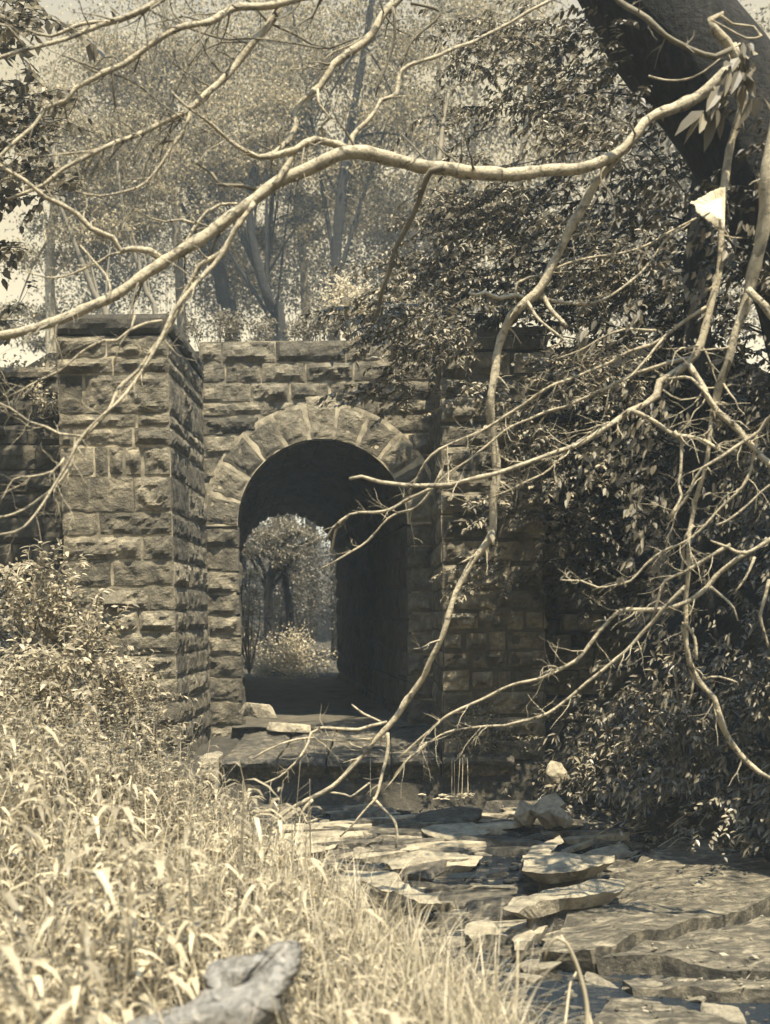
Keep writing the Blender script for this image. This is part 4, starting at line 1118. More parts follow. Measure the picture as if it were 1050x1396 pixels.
# ------------------------------------------------------------------ leaf sprays
def spray_set(mbl, mbt, centres, dirs, lens, leaf_len, leaf_w, per_m=45, droop=0.25, kind='lance', flat=0.35, rng=RNG):
    """flat branchlets: a thin stem with leaves set alternately along both sides"""
    for c, d, L in zip(centres, dirs, lens):
        d = norm(np.array(d)); m = 6
        pts = [np.array(c)]; dd = d.copy()
        for k in range(m):
            dd = norm(dd + rng.standard_normal(3) * 0.15 + np.array([0, 0, -0.10])); pts.append(pts[-1] + dd * L / m)
        pts = np.array(pts)
        if mbt is not None:
            tube(mbt, np.column_stack([pts, np.linspace(0.005, 0.0015, m + 1)]), 4, 0.05, cap=False)
        n = max(4, int(L * per_m)); t = rng.uniform(0.08, 1, n) * m; i = np.minimum(t.astype(int), m - 1); fr = (t - i)[:, None]
        base = pts[i] * (1 - fr) + pts[i + 1] * fr
        tg = norm(pts[i + 1] - pts[i])
        up = norm(np.array([0, 0, 1.0]) + rng.standard_normal((n, 3)) * flat)
        sd = norm(np.cross(tg, up)) * np.where(rng.random(n) < .5, 1, -1)[:, None]
        ld = norm(tg * rng.uniform(.3, .9, n)[:, None] + sd + np.array([0, 0, -droop]))
        LL = leaf_len * rng.uniform(.6, 1.25, n)
        leaves(mbl, base, ld, up, LL, LL * leaf_w, kind, droop * 0.8)

def pxblob(px, py, Y, rx, ry, ry_depth, n, rng):
    u = rng.standard_normal((n, 3)); u = norm(u) * (rng.random((n, 1)) ** 0.45)
    outp = []
    for a in u:
        yy = Y + a[1] * ry_depth
        outp.append(tuple(P(px + a[0] * rx, py + a[2] * ry, yy)))
    return np.array(outp)

# dark leafy tree behind the limbs, its sprays hanging before the right pier
def spray_tree(name, label, base, blobs, leaf_len, mat, mat_t, seed, trunk_r=0.16, group=None, per_m=45, crown_extra=None, lw=0.5):
    rng = np.random.default_rng(seed)
    root = thing(name, base, label, 'tree', group)
    mbl, mbt = MB(), MB()
    allc = []
    for (px, py, Y, rx, ry, dz, n) in blobs:
        c = pxblob(px, py, Y, rx, ry, dz, n, rng); allc.append(c)
        bc = np.array(P(px, py, Y)); d = rng.standard_normal((n, 3)) * 0.5 + norm(np.array([-0.7, -0.45, 0.02])); d[:, 2] *= 0.35
        spray_set(mbl, mbt, c, d, rng.uniform(.3, .75, n), leaf_len, lw, per_m=per_m, rng=rng)
    if crown_extra:
        for (cx, cy, cz, rx, ry, rz, n) in crown_extra:
            u = norm(rng.standard_normal((n, 3))) * rng.random((n, 1)) ** .4
            c = np.array([cx, cy, cz]) + u * np.array([rx, ry, rz])
            spray_set(mbl, None, c, rng.standard_normal((n, 3)) * np.array([1, 1, .3]), rng.uniform(.5, 1.0, n), leaf_len * 1.8, 0.6, per_m=22, kind='quad', rng=rng)
    top = np.concatenate(allc)[:, 2].max() + 0.5
    mb = MB(); b0 = np.array(base)
    tp = catmull([(*b0, trunk_r), (b0[0] - .1, b0[1] + .1, (b0[2] + top) / 2, trunk_r * .8), (b0[0] + .15, b0[1], top, trunk_r * .4)], 0.25)
    tube(mb, tp, 10, 0.06); tkk = mb.build('trunk', M['bark_dark'], root, True)
    mb = MB()
    for c in allc:
        m = c.mean(0); zt = max(b0[2] + .8, m[2] - 0.5); s = np.array([b0[0], b0[1], min(zt, top)])
        for e in [m]:
            mid = (s + e) / 2 + np.array([0, 0, .25])
            tube(mb, catmull([(*s, .012), (*(mid + rng.standard_normal(3) * .15), .008), (*e, .003)], 0.15), 6, 0.08)
    if mbt.n: mb.v += mbt.v; mb.f += [f + mb.n for f in mbt.f]; mb.n += mbt.n
    mb.build('branch', M['bark_dark'], root, True)
    mbl.build('crown', M[mat], root)
    return root

spray_tree('hemlock_tree', 'dark dense tree with small lit leaves whose layered sprays hang before the right pier', (3.6, 12.4, gz(3.6, 12.4)),
           [(700, 60, 13.5, 110, 60, 0.9, 90), (790, 130, 13.5, 90, 70, 0.9, 85), (690, 150, 13.5, 110, 30, .8, 22), (660, 230, 13.5, 80, 25, .8, 14), (800, 190, 11.4, 80, 40, .8, 34),
            (640, 300, 13.5, 100, 45, .8, 80), (740, 300, 13.5, 110, 50, .9, 80), (600, 370, 13.5, 90, 40, .7, 80), (700, 380, 13.5, 110, 60, .9, 90), (560, 430, 11.2, 80, 35, .6, 60), (840, 370, 12.6, 90, 80, .9, 80),
            (600, 465, 11.8, 70, 34, .5, 40), (550, 530, 11.2, 40, 30, .5, 16), (830, 500, 12.2, 80, 60, .8, 60), (650, 530, 12.2, 40, 30, .3, 9), (750, 570, 12.3, 60, 40, .4, 26), (690, 690, 12.2, 50, 40, .5, 16), (780, 620, 12, 80, 60, .7, 44), (670, 780, 12.4, 40, 40, .4, 14), (790, 720, 12.4, 60, 40, .6, 20)],
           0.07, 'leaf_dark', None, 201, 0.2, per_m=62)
spray_tree('yew_tree', 'dark heavy evergreen filling the deep shade behind the pale hanging limbs on the right', (5.0, 13.6, gz(5.0, 13.6)),
           [(880, 60, 13.2, 120, 80, .8, 70), (960, 200, 13.2, 130, 110, .8, 90), (870, 300, 13.3, 130, 100, .8, 90), (780, 400, 13.4, 110, 80, .7, 80), (900, 440, 13.2, 140, 100, .8, 100), (1010, 380, 13, 100, 130, .8, 80),
            (840, 560, 13.3, 120, 90, .6, 90), (960, 600, 13.1, 120, 120, .7, 90), (770, 650, 13.6, 60, 70, .3, 50), (860, 700, 13.2, 110, 80, .6, 80), (700, 440, 14.2, 80, 50, .4, 36), (1030, 530, 12.8, 70, 80, .6, 60), (940, 500, 13, 90, 60, .6, 60), (800, 780, 13.0, 70, 50, .3, 30)],
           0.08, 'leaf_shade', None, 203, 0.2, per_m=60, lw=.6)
spray_tree('maple_tree', 'leafy tree at the left edge with broad dark leaf clumps against the bright sky', (-5.6, 11.5, gz(-5.6, 11.5)),
           [(30, 30, 11, 60, 40, .7, 34), (20, 160, 11, 60, 60, .7, 40), (90, 160, 11.2, 50, 40, .6, 22), (60, 250, 11, 70, 35, .7, 30), (20, 330, 11, 40, 25, .6, 12), (-60, 200, 11, 80, 180, 1.2, 60), (10, 430, 12, 50, 30, .5, 12)],
           0.09, 'leaf_mid', None, 202, 0.18, per_m=26, crown_extra=[(-6.2, 11.2, 8.5, 2.2, 1.6, 2.6, 160), (-4.9, 12.2, 8.6, 1.3, 1.0, 1.0, 170), (-5.6, 12.4, 7.2, 1.2, 1.0, 1.2, 150)], lw=.75)

# crown of the big tree above the frame, and the leaf tuft by its broken stub
rng = np.random.default_rng(301)
mb = MB()
for (cx, cy, cz, rx, ry, rz, n) in [(5.4, 9.3, 9.2, 1.7, 2.4, 1.4, 520), (6.2, 7.5, 8.6, 2.0, 2.6, 1.6, 420), (6.3, 11.2, 9.0, 2.4, 2.4, 1.8, 420), (8.5, 9, 10, 2.5, 3, 2.2, 260)]:
    u = norm(rng.standard_normal((n, 3))) * rng.random((n, 1)) ** .4
    c = np.array([cx, cy, cz]) + u * np.array([rx, ry, rz])
    spray_set(mb, None, c, rng.standard_normal((n, 3)) * np.array([1, 1, .3]), rng.uniform(.5, 1.0, n), 0.16, 0.6, per_m=20, kind='quad', rng=rng)
for (px, py, Y, rx, ry, n) in [(840, 70, 8.3, 40, 50, 14), (880, 110, 8.2, 30, 30, 7), (970, 250, 7.9, 50, 50, 14), (1010, 380, 7.9, 60, 80, 20), (890, 300, 8.4, 60, 70, 18), (1045, 220, 7.5, 30, 90, 10)]:
    c = pxblob(px, py, Y, rx, ry, .12, n, rng)
    spray_set(mb, None, c, rng.standard_normal((n, 3)) * .5 + np.array([-.6, -.3, -.2]), rng.uniform(.25, .5, n), .06, .5, per_m=44, rng=rng)
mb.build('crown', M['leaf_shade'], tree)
mb = MB()
def tuft(px, py, Y, n, spread, L, dirx=-0.2):
    c = pxblob(px, py, Y, spread, spread, 0.08, n, rng)
    d = rng.standard_normal((n, 3)) * .45 + np.array([dirx, -.2, -0.9])
    leaves(mb, c, d, rand_dirs(n, 0, rng) + np.array([0, -1.0, .4]), rng.uniform(.6, 1.15, n) * L, rng.uniform(.7, 1.2, n) * L * .46, 'lance', 0.2)
tuft(1005, 95, 7.35, 26, 22, .14); tuft(985, 130, 7.35, 22, 22, .15); tuft(965, 145, 7.3, 5, 12, .2); tuft(1032, 135, 7.35, 4, 10, .16); tuft(1020, 70, 7.4, 8, 18, .12)
tuft(960, 330, 7.4, 14, 22, .08, -.6); tuft(1000, 330, 7.45, 10, 18, .08); tuft(945, 395, 7.5, 24, 40, .08, -.6); tuft(870, 430, 7.5, 14, 25, .08); tuft(815, 455, 7.6, 16, 30, .08); tuft(920, 400, 7.6, 20, 40, .06)
# hanging pale leaves along the vine-like twig
for (px, py, n, s) in [(860, 545, 10, 20), (900, 555, 14, 22), (830, 590, 12, 24), (870, 585, 22, 30), (930, 575, 12, 20), (815, 615, 12, 20), (850, 625, 5, 9), (838, 645, 5, 8), (828, 668, 3, 5), (870, 665, 10, 12), (862, 690, 10, 9), (885, 640, 7, 14), (905, 680, 7, 16), (860, 715, 6, 8), (870, 730, 6, 9), (875, 745, 5, 9), (860, 765, 5, 7), (848, 790, 5, 7), (890, 720, 6, 14), (795, 640, 14, 26), (760, 665, 12, 26)]:
    tuft(px, py, 7.5, int(n * 1.3), s, .066, -.35)
for k in range(110):
    px, py = rng.uniform(770, 1055), rng.uniform(300, 1090)
    if abs(px - 1000) > 400: continue
    tuft(px, py, rng.uniform(7.4, 8.6), int(rng.integers(4, 14)), rng.uniform(8, 26), rng.uniform(.03, .06), rng.uniform(-.8, -.2))
mb.build('hanging_leaves', M['leaf_mid'], o1)

# ------------------------------------------------------------------ rhododendrons on the right bank
def rhodo(base, rx, ry, rz, n, label, seed, lean=(-.6, -.5, -.35), L=0.13):
    n = int(n * 1.25)
    rng = np.random.default_rng(seed)
    root = thing('rhododendron_bush', base, label, 'bush', 'rhododendrons on the right bank')
    mbl, mbs = MB(), MB(); b0 = np.array(base)
    u = rng.standard_normal((n, 3)); u[:, 1] = -np.abs(u[:, 1]) * 1.0; u[:, 2] = np.abs(u[:, 2]); u = norm(u) * (0.55 + .45 * rng.random((n, 1)))
    c = b0 + u * np.array([rx, ry, rz])
    for k in range(n):
        ax = norm(u[k] * np.array([.6, .6, .5]) + np.array(lean) * .8 + rng.standard_normal(3) * .25)
        m = int(rng.integers(6, 10)); an = rng.uniform(0, 2 * PI) + np.arange(m) * 2 * PI / m
        s = norm(np.cross(ax, np.array([.2, .3, .9]))); t = np.cross(ax, s)
        d = ax * rng.uniform(.5, 1.0, m)[:, None] + (np.cos(an)[:, None] * s + np.sin(an)[:, None] * t) * rng.uniform(.3, .75, m)[:, None] + np.array([0, 0, -.25])
        leaves(mbl, np.repeat(c[k][None], m, 0), d, np.repeat(ax[None], m, 0) + np.array([0, 0, 1.2]) + rng.standard_normal((m, 3)) * .3, rng.uniform(.6, 1.15, m) * L, rng.uniform(.8, 1.1, m) * L * .30, 'lance', 0.22)
        if k % 2:   # a finer-leaved climber threading through the bush
            spray_set(mbl, None, [c[k] + rng.standard_normal(3) * .2], [np.array(lean) + rng.standard_normal(3) * .5], [rng.uniform(.3, .6)], .055, .55, per_m=40, rng=rng)
        if k % 3 == 0:
            mid = (b0 + c[k]) / 2 + np.array([0, 0, .2])
            tube(mbs, catmull([(*b0, .012), (*mid, .008), (*c[k], .003)], .15), 5, 0.1, cap=False)
    mbs.build('stem', M['bark_mid'], root, True)
    mbl.build('foliage', M['leaf_rhodo'], root)
for i, (x, y, rx, ry, rz, n, lab) in enumerate([
        (2.6, 12.5, .9, 1.1, 1.2, 130, 'rhododendron nearest the ragged wing wall, its long leaves streaming down leftward'),
        (3.1, 11.2, 1.0, 1.1, 1.9, 190, 'rhododendron above the rubble between the wing wall and the snaking pale stem'),
        (4.0, 10.4, 1.0, 1.2, 2.0, 190, 'rhododendron behind the snaking pale stem at the right edge'),
        (3.7, 9.6, .8, .8, 0.9, 110, 'low rhododendron with pale lit leaves just above the broad bedrock shelf'),
        (4.9, 11.8, 1.3, 1.5, 2.6, 190, 'tall dark rhododendron high on the right bank'),
        (3.9, 13.2, 1.4, 1.4, 3.2, 200, 'tall dark rhododendron behind the right pier')]):
    rhodo((x, y, gz(x, y) - .1), rx, ry, rz, n, lab, 400 + i)

# leaf litter and twigs over the rubble on the right of the creek
mb = MB(); n = 1500
y = RNG.uniform(9.0, 12.6, n); x = right_edge(y) + RNG.uniform(-0.7, 0.7, n)
c = np.stack([x, y, ground(x, y) + RNG.uniform(.0, .12, n)], -1)
leaves(mb, c, rand_dirs(n) * np.array([1, 1, .3]), rand_dirs(n, 1.5), RNG.uniform(.04, .11, n), RNG.uniform(.02, .05, n), 'quad')
from mathutils.bvhtree import BVHTree
for V_, F_ in [b_ for b_ in BED if np.ptp(b_[0][:, 0]) > 1.2]:
    bv = BVHTree.FromPolygons([tuple(q) for q in V_], [tuple(int(z) for z in q) for q in F_])
    lo, hi = V_.min(0), V_.max(0); pts_ = []
    for k in range(170):
        x_, y_ = RNG.uniform(lo[0], hi[0]), RNG.uniform(lo[1], hi[1])
        if mnoise.noise(Vector((x_ * 2, y_ * 3, 0))) < -.05: continue
        h_ = bv.ray_cast(Vector((x_, y_, 2)), Vector((0, 0, -1)))
        if h_[0] is not None: pts_.append((x_, y_, h_[0].z + .012))
    k = len(pts_)
    leaves(mb, np.array(pts_), rand_dirs(k) * np.array([1, 1, .25]), rand_dirs(k, 2.2), RNG.uniform(.02, .07, k), RNG.uniform(.012, .035, k), 'quad')
tag(mb.build('leaf_litter', M['leaf_litter'], None), 'scatter of fallen leaves on the rubble and bedrock beside the creek', 'leaf litter', kind='stuff')
rt = random.Random(4)
for k in range(16):
    yy = rt.uniform(9.6, 12.4); xx = float(right_edge(yy)) + rt.uniform(-.5, .6)
    a = rt.uniform(-.6, .9); L = rt.uniform(.3, .8); z0 = gz(xx, yy) + .06
    mb = MB(); tube(mb, catmull([(xx - L / 2 * math.cos(a), yy - .1, z0, .007), (xx, yy, z0 + rt.uniform(.03, .15), .006), (xx + L / 2 * math.cos(a), yy + .1, z0 + L * .4 * math.sin(a), .002)], .06), 5, .1)
    tag(mb.build('fallen_stick', M['bark'], None, True), 'thin bare stick fallen among the rubble at the foot of the right bank', 'stick', 'sticks in the rubble')

# ------------------------------------------------------------------ weeds on the left bank
def weed_mesh(seed, h, nl, L, W, mat, droop=.5, kind='lance', lean=.15):
    rng = np.random.default_rng(seed); mbs, mbl = MB(), MB()
    d = np.array([rng.normal(0, lean), rng.normal(0, lean), 1.0]); pts = [np.zeros(3)]
    for k in range(7):
        d = norm(d + rng.standard_normal(3) * .06); pts.append(pts[-1] + d * h / 7)
    pts = np.array(pts); tube(mbs, np.column_stack([pts, np.linspace(.005, .0018, 8)]), 5, .05, cap=False)
    t = np.sort(rng.uniform(.2, 1, nl)) * 7; i = np.minimum(t.astype(int), 6); fr = (t - i)[:, None]
    base = pts[i] * (1 - fr) + pts[i + 1] * fr
    az = np.arange(nl) * 2.4 + rng.uniform(0, .6, nl)
    dd = np.stack([np.cos(az), np.sin(az), rng.uniform(.15, .9, nl)], -1)
    sc = rng.uniform(.6, 1.15, nl) * (1 - .35 * (t / 7))
    leaves(mbl, base, dd, np.stack([-np.cos(az) * .3, -np.sin(az) * .3, np.ones(nl)], -1), L * sc, W * sc, kind, droop * rng.uniform(.6, 1.5, nl))
    return mbs, mbl
def weed_proto(name, seed, label, cat, group, mat, **kw):
    a, b_ = weed_mesh(seed, mat=mat, **kw)
    root = thing(name, (0, 0, 0), label, cat, group)
    a.build('stem', M['grass'], root); b_.build('foliage', M[mat], root)
    return root
ra = random.Random(55)
wp = [weed_proto('tall_weed', 600 + i, 'tall pale weed with long drooping lance leaves in the foreground thicket', 'weed', 'tall weeds in the foreground', 'leaf_pale', h=ra.uniform(.55, .85), nl=ra.randint(9, 14), L=ra.uniform(.20, .34), W=ra.uniform(.036, .062), droop=.7) for i in range(7)]
used = set()
def on_bank(x, y): return x < left_edge(y) - 0.12
cnt = 0; tries = 0
while cnt < 210 and tries < 9000:
    tries += 1
    yy = 2.9 + (ra.random() ** 0.9) * 5.6
    px = ra.uniform(-60, 470); xx = (px - 525) * yy / F
    if not on_bank(xx, yy): continue
    if yy < 4.25 and 190 < px < 450: continue
    zt = gz(xx, yy)
    src = ra.choice(wp)
    s = ra.uniform(.75, 1.1)
    # keep the thicket's outline: lower towards the water
    edge = float(left_edge(yy)) - xx
    s *= min(1.0, .45 + edge * .45) * (1 + .5 * mnoise.noise(Vector((xx * 1.3, yy * 1.3, 3))))
    if src.name not in used:
        used.add(src.name); o = src; o.location = (xx, yy, zt); o.rotation_euler = (0, 0, ra.uniform(0, 6.28)); o.scale = (s, s, s)
    else: copy_thing(src, (xx, yy, zt - .02), ra.uniform(0, 6.28), s)
    cnt += 1
bp_ = [weed_proto('bank_weed', 640 + i, 'bushy small-leaved weed on the left bank before the pier', 'weed', 'bushy weeds on the left bank', 'leaf_bank', h=ra.uniform(.45, .9), nl=ra.randint(26, 40), L=ra.uniform(.075, .11), W=ra.uniform(.028, .04), droop=.35, lean=.25) for i in range(6)]
cnt = 0; tries = 0; used = set()
while cnt < 280 and tries < 20000:
    tries += 1
    yy = ra.uniform(6.5, 13.6); px = ra.uniform(-60, 300); xx = (px - 525) * yy / F
    if not on_bank(xx, yy) or (yy > 12.75 and xx > -3.95): continue
    src = ra.choice(bp_); s = ra.uniform(.6, 1.15) * min(1.0, .5 + (float(left_edge(yy)) - xx) * .5)
    if src.name not in used:
        used.add(src.name); o = src; o.location = (xx, yy, gz(xx, yy)); o.scale = (s, s, s)
    else: copy_thing(src, (xx, yy, gz(xx, yy) - .03), ra.uniform(0, 6.28), s)
    cnt += 1

# ground cover and grass
mb = MB(); n = 26000
yy = 3.0 + 10.4 * RNG.random(n) ** 0.75; px = RNG.uniform(-80, 620, n); xx = (px - 525) * yy / F
ok = xx < left_edge(yy) - 0.02; ok &= ~((yy > 12.8) & (xx > -3.95)); ok &= ~((yy < 4.2) & (px > 200) & (px < 440)); ok &= (RNG.random(n) < np.interp(yy, [3, 6, 8], [.35, .5, 1]))
xx, yy = xx[ok], yy[ok]; n = len(xx)
hh = RNG.random(n) ** 1.3 * .32 * np.clip(.2 + (left_edge(yy) - xx) * .5, .15, 1)
c = np.stack([xx, yy, ground(xx, yy) + hh], -1)
d = rand_dirs(n); d[:, 2] = np.abs(d[:, 2]) * .4
leaves(mb, c, d, rand_dirs(n, 1.6), RNG.uniform(.05, .12, n), RNG.uniform(.02, .04, n), 'lance', .3)
tag(mb.build('ground_cover', M['leaf_bank'], None), 'dense low leafy ground cover over the left bank', 'ground cover', kind='stuff')

mb = MB(); n = 5200
yy = RNG.uniform(3.4, 9.5, n); dd = RNG.exponential(.35, n) + 0.0
xx = left_edge(yy) - dd + .12
c = np.stack([xx, yy, ground(xx, yy) - .02], -1)
d = np.stack([RNG.normal(0, .25, n), RNG.normal(0, .25, n), np.ones(n)], -1)
blades(mb, c, d, RNG.uniform(.15, .5, n), RNG.uniform(.004, .010, n), RNG.uniform(0.05, .9, n))
n = 5500
yy = RNG.uniform(3.2, 8.5, n); px = RNG.uniform(-60, 700, n); xx = (px - 525) * yy / F
ok = (xx < left_edge(yy)) & ~((yy < 4.2) & (px > 200) & (px < 440) & (RNG.random(n) < .75)); xx, yy = xx[ok], yy[ok]; n = len(xx)
c = np.stack([xx, yy, ground(xx, yy) - .02], -1); d = np.stack([RNG.normal(0, .2, n), RNG.normal(0, .2, n), np.ones(n)], -1)
blades(mb, c, d, RNG.uniform(.3, .85, n), RNG.uniform(.003, .011, n), RNG.uniform(0.1, 1.0, n))
tag(mb.build('grass', M['grass'], None), 'pale tangled grass along the edge of the stream', 'grass', kind='stuff')

rs = random.Random(77)
for k in range(16):
    yy = rs.uniform(4.2, 8.5); px = rs.uniform(10, 420); xx = (px - 525) * yy / F
    if xx > left_edge(yy) - .2: continue
    z0 = gz(xx, yy); h = rs.uniform(.6, 1.1); dx = rs.gauss(0, .12)
    mb = MB(); tube(mb, catmull([(xx, yy, z0, .006), (xx + dx * .4, yy, z0 + h * .5, .005), (xx + dx, yy + .05, z0 + h, .002)], .06), 5, .08)
    for q in range(5):
        t = rs.uniform(.4, .95); a = rs.uniform(0, 6.28)
        tube(mb, np.array([[xx + dx * t, yy, z0 + h * t, .003], [xx + dx * t + .1 * math.cos(a), yy + .1 * math.sin(a), z0 + h * t + .07, .001]]), 4, .05)
    tag(mb.build('dead_stem', M['bark_mid'], None, True), 'thin dry branching dead stem standing among the pale weeds', 'stem', 'dead stems among the weeds')

# a few single stems that stand out
def lone(name, pts, y, w0, w1, mat, label, cat, leaf=None):
    mb = MB(); tube(mb, catmull(px_path(taper(pts, w0, w1), y, y, 5, .03, 4), .03), 6, .06)
    tag(mb.build(name, M[mat], None, True), label, cat)
lone('dead_stem', [(318, 1360), (322, 1290), (325, 1220), (330, 1150), (333, 1075)], 4.9, 6, 3, 'bark_mid', 'tall thin dark dead stem standing up out of the weeds beside the grey driftwood', 'stem')
lone('dead_stem', [(262, 1380), (266, 1290), (258, 1190), (262, 1120)], 4.8, 7, 3, 'bark_mid', 'dark dead stem leaning among the weeds left of the taller one', 'stem')
mb = MB()
for (pts, w) in [([(800, 1420), (800, 1370), (788, 1320), (772, 1285), (760, 1278), (748, 1290), (742, 1310)], 9), ([(812, 1420), (795, 1350), (780, 1300), (765, 1275)], 6), ([(700, 1400), (705, 1340), (706, 1280)], 8), ([(640, 1400), (645, 1330), (648, 1270)], 6), ([(770, 1400), (778, 1340), (786, 1325)], 5)]:
    tube(mb, catmull(px_path(taper(pts, w, w * .5), 5.0, 5.1, 5, .03, 2), .03), 5, .05)
tag(mb.build('arching_sedge', M['grass'], None, True), 'clump of tall sedge stems arching over the water near the bottom edge', 'sedge')

# ------------------------------------------------------------------ trees beyond the bridge
def far_tree(trunk_pts, Y, w, crown, n, leaf, label, seed, mat='leaf_far', group=None, name='woodland_tree', tmat='bark_mid', cat='tree', limbs=5):
    """trunk traced at depth Y; crown = clumps (px, py, rx, ry) filled with n small leaves"""
    rng = np.random.default_rng(seed)
    if seed < 730 and Y < 30: leaf *= (Y + 10) / Y; Y += 10
    if tmat == 'bark_dark': w *= 1.3
    pp = px_path(taper(trunk_pts, w, w * .45), Y, Y, 6, .2, seed)
    g0 = gz(pp[0][0], pp[0][1])
    if g0 < pp[0][2] - .3: pp = [(pp[0][0], pp[0][1], g0 - .05, pp[0][3] * 1.15)] + pp
    path = catmull(pp, .4)
    root = thing(name, path[0, :3], label, cat, group)
    mb = MB(); tube(mb, path, 8, .06); mb.build('trunk', M[tmat], root, True)
    mbl = MB(); mbb = MB(); tot = sum(c[2] * c[3] for c in crown)
    for (px, py, rx, ry) in crown:
        m = max(3, int(14 * rx * ry / 9000)); cl = pxblob(px, py, Y + (1.2 if seed < 730 else 0), rx, ry, rx * Y / F * .7, max(6, int(rx * ry / 520)), rng)
        k = int(2.4 * n * rx * ry / tot)
        idx = rng.integers(0, len(cl), k); s = rx * Y / F * .17
        c = cl[idx] + rng.standard_normal((k, 3)) * np.array([s * 1.15, s * 1.15, s * .5])
        leaves(mbl, c, rand_dirs(k, -.2, rng), rand_dirs(k, 1.2, rng), rng.uniform(.45, 1.0, k) * leaf, rng.uniform(.3, .55, k) * leaf, 'quad', .1)
        for e in cl[:(2 if seed < 730 else limbs)]:
            i = int(rng.uniform(.6, .95) * (len(path) - 1)); s0 = path[i]
            mid = (s0[:3] + e) / 2 + np.array([0, 0, .2])
            tube(mbb, catmull([(*s0[:3], s0[3] * .45), (*mid, s0[3] * .3), (*e, .01)], .4), 5, .1, cap=False)
    if mbb.n: mbb.build('branch', M[tmat], root, True)
    mbl.build('crown', M[mat], root)
G = 'trees beyond the bridge'
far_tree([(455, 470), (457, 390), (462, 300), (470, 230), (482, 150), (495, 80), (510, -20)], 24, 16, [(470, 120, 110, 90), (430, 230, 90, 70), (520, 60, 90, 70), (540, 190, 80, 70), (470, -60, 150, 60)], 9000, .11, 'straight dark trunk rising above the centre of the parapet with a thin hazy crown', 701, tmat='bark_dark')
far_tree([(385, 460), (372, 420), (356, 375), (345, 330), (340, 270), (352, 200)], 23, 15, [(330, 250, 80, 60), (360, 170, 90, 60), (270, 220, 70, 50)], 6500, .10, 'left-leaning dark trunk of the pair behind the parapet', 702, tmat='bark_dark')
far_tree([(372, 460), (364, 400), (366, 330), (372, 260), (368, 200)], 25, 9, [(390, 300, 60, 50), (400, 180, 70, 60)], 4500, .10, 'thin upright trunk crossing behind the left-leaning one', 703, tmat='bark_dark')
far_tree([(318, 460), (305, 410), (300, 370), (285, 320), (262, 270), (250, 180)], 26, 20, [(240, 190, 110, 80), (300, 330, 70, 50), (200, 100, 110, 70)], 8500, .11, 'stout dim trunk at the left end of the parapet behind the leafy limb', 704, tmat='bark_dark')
far_tree([(72, 520), (70, 440), (68, 380), (70, 320), (78, 240), (60, 120)], 22, 20, [(90, 320, 100, 50), (60, 180, 90, 70), (150, 240, 80, 50), (40, 430, 60, 50)], 7000, .10, 'pale upright trunk seen left of the near pier', 705, tmat='bark')
far_tree([(150, 470), (128, 400), (105, 340), (90, 300), (60, 230)], 20, 11, [(130, 300, 80, 50), (60, 250, 60, 40)], 3500, .09, 'slanting forked tree above the left pier coping', 706)
far_tree([(215, 460), (200, 400), (188, 360), (170, 300), (160, 220)], 21, 9, [(190, 290, 70, 50), (160, 180, 80, 50)], 4000, .09, 'second slanting tree above the left pier, nearer the limb', 707)
far_tree([(520, 470), (560, 340), (590, 200), (600, 60), (600, -60)], 28, 13, [(580, 130, 100, 90), (600, 320, 110, 80), (640, 20, 100, 60), (520, 300, 70, 60)], 9000, .12, 'far slender trunk leaning right behind the dark sprays', 708)
far_tree([(690, 470), (700, 300), (720, 150), (730, 0)], 27, 16, [(700, 320, 130, 90), (760, 180, 120, 90), (700, 60, 110, 70), (830, 300, 120, 120)], 10000, .12, 'background tree hidden behind the dark sprays above the right pier', 709)
far_tree([(900, 500), (905, 300), (900, 100), (910, -60)], 26, 26, [(900, 200, 140, 140), (980, 350, 120, 120), (850, 420, 100, 90), (1030, 150, 100, 140), (960, 560, 120, 80)], 11000, .13, 'large background tree behind the big dark trunk on the right', 710, 'leaf_dark')
far_tree([(250, 500), (240, 300), (230, 100), (220, -60)], 36, 16, [(240, 60, 160, 90), (120, 120, 120, 90), (360, 60, 120, 90), (240, 260, 130, 90)], 10000, .15, 'distant pale tree filling the gap behind the upper left limbs', 711)
far_tree([(420, 500), (410, 300), (400, 100), (400, -60)], 40, 16, [(420, 60, 140, 90), (420, 300, 130, 90), (520, 260, 110, 100), (330, 380, 130, 60)], 10000, .16, 'distant pale tree behind the straight dark trunk', 712)
far_tree([(620, 500), (640, 300), (650, 100)], 42, 16, [(560, 420, 130, 60), (640, 250, 120, 90), (740, 400, 120, 80)], 8000, .16, 'distant pale tree low behind the right half of the parapet', 713)

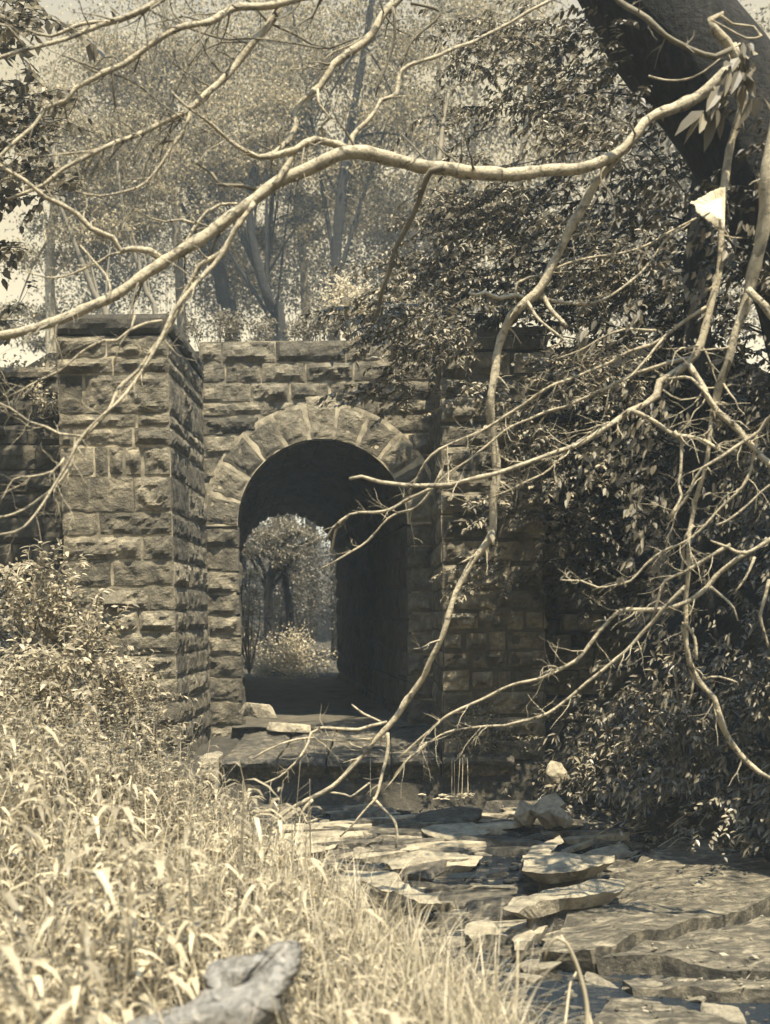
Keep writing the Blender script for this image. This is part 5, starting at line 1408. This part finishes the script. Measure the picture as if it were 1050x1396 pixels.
def bush(px, py, Y, rx, ry, n, leaf, label, seed, mat='leaf_far', group=None, name='shrub', zfloor=None, shoots=0):
    rng = np.random.default_rng(seed)
    c0 = P(px, py, Y); base = (c0.x, Y, P(px, py + ry, Y).z - .1 if zfloor is None else zfloor)
    root = thing(name, base, label, 'shrub', group)
    cl = pxblob(px, py, Y, rx, ry, rx * Y / F, max(8, int(rx * ry / 90)), rng)
    n = int(n * 1.6); idx = rng.integers(0, len(cl), n); s = min(rx, ry) * Y / F * .3
    c = cl[idx] + rng.standard_normal((n, 3)) * s
    mbl, mbs = MB(), MB()
    leaves(mbl, c, rand_dirs(n, .2, rng), rand_dirs(n, 1.0, rng), rng.uniform(.5, 1.0, n) * leaf, rng.uniform(.3, .5, n) * leaf, 'quad', .1)
    for e in cl[:10]:
        mid = (np.array(base) + e) / 2 + rng.standard_normal(3) * .1
        tube(mbs, catmull([(*base, .02), (*mid, .014), (*e, .005)], .2), 5, .1, cap=False)
    if shoots:
        cc = cl[rng.integers(0, len(cl), shoots)]
        spray_set(mbl, mbs, cc, rng.standard_normal((shoots, 3)) * np.array([.45, .45, .2]) + np.array([0, 0, 1.0]), rng.uniform(.3, .75, shoots), leaf * 1.1, .42, per_m=34, rng=rng)
    mbs.build('stem', M['bark_mid'], root, True); mbl.build('foliage', M[mat], root)
for i, (px, py, Y, rx, ry, n, lab) in enumerate([(300, 448, 18.5, 46, 20, 700, 'small shrub on the parapet beside the left pier'), (365, 452, 19.5, 50, 18, 600, 'low shrub on the bridge left of the dark trunks'),
        (430, 440, 18.4, 44, 24, 800, 'low shrub on the bridge in front of the straight dark trunk'), (492, 415, 17.0, 46, 40, 1100, 'bright leafy shrub on the bridge right of the straight trunk'), (560, 430, 17.5, 50, 35, 900, 'shrub on the bridge half hidden by the dark sprays')]):
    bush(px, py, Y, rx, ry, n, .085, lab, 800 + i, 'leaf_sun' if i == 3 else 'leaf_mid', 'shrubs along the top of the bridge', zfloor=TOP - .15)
for i, (px, py, Y, rx, ry, n, lab) in enumerate([(140, 400, 31, 70, 50, 2600, 'hazy understory bush beyond the left pier coping'), (300, 390, 30, 70, 60, 2800, 'shadowy understory bush behind the leaning dark trunks'), (400, 370, 33, 80, 70, 3200, 'broad dim understory bush left of the straight dark trunk'),
        (520, 380, 32, 80, 70, 3200, 'dim understory bush right of the straight dark trunk'), (600, 420, 31, 70, 50, 2600, 'understory bush showing between the dark sprays above the parapet'), (220, 330, 36, 70, 60, 2600, 'tall hazy understory bush high behind the long limb')]):
    Y += 9
    bush(px, py, Y, rx, ry, n, .17, lab, 840 + i, 'leaf_mid', 'understory beyond the bridge', zfloor=gz(P(px, py, Y).x, Y))
bush(40, 525, 14.6, 60, 26, 1100, .08, 'pale plants growing along the top of the left wing wall', 820, 'leaf_bank', zfloor=zat(540, 14.9, 40))
for i, (px, py, Y, rx, ry, n, lab) in enumerate([(30, 810, 10.8, 70, 40, 1500, 'leafy pale bush high on the left bank at the frame edge'), (95, 860, 11.2, 60, 50, 1600, 'leafy bush on the left bank before the outer corner of the near pier'), (165, 930, 11.8, 50, 45, 1300, 'small-leaved bush at the foot of the near pier'),
        (60, 930, 9.6, 70, 50, 1700, 'rounded leafy bush in the middle of the left bank'), (205, 1000, 11.9, 32, 30, 700, 'low leafy tuft at the right corner of the near pier base')]):
    c_ = P(px, py + ry, Y); bush(px, py + 14, Y, rx, ry, n // 2, .085, lab, 860 + i, 'leaf_bank', 'bushes on the left bank', zfloor=gz(c_.x, Y), shoots=26)
bush(650, 1000, 12.9, 46, 40, 700, .06, 'dark leafy tangle at the foot of the right pier', 880, 'leaf_mid', zfloor=-.3)
bush(62, 548, 14.1, 16, 12, 90, .08, 'small tuft of leaves rooted in the face of the left wing wall', 821, 'leaf_bank')

# seen through the culvert: a round little tree, shrubs and sunlit undergrowth
far_tree([(372, 905), (368, 860), (366, 810), (372, 770), (380, 740)], 30, 16, [(385, 738, 58, 36), (345, 755, 34, 46), (418, 725, 32, 30), (400, 770, 40, 18)], 2600, .11, 'little round-crowned tree with two dark trunks seen through the arch', 731, 'leaf_mid', tmat='bark_dark', limbs=3)
far_tree([(398, 890), (396, 850), (390, 800), (386, 770)], 30.3, 13, [(388, 750, 40, 25)], 600, .10, 'second dark trunk beside the little round tree seen through the arch', 732, 'leaf_mid', tmat='bark_dark', limbs=2)
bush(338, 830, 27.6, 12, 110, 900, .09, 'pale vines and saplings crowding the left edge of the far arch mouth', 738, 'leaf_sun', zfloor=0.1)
bush(395, 925, 27.4, 60, 18, 1200, .09, 'low grass and leaves in a sunlit tone on the sill of the far arch mouth', 739, 'leaf_sun', zfloor=0.0)
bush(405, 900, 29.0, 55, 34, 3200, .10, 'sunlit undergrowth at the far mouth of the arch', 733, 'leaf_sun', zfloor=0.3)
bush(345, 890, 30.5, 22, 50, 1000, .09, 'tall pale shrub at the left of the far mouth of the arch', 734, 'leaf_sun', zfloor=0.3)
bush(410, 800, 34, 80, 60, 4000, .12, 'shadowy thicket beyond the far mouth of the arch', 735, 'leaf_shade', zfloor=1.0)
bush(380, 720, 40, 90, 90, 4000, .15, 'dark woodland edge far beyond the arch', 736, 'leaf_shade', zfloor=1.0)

for o in bpy.data.objects:
    if '_o' in o: del o['_o']

mb = MB(); box(mb, (-410, -70, -2.2), (410, 610, 26))
tag(mb.build('haze', M['haze'], None), kind='stuff')
for o in bpy.data.objects:
    if '_o' in o: del o['_o']
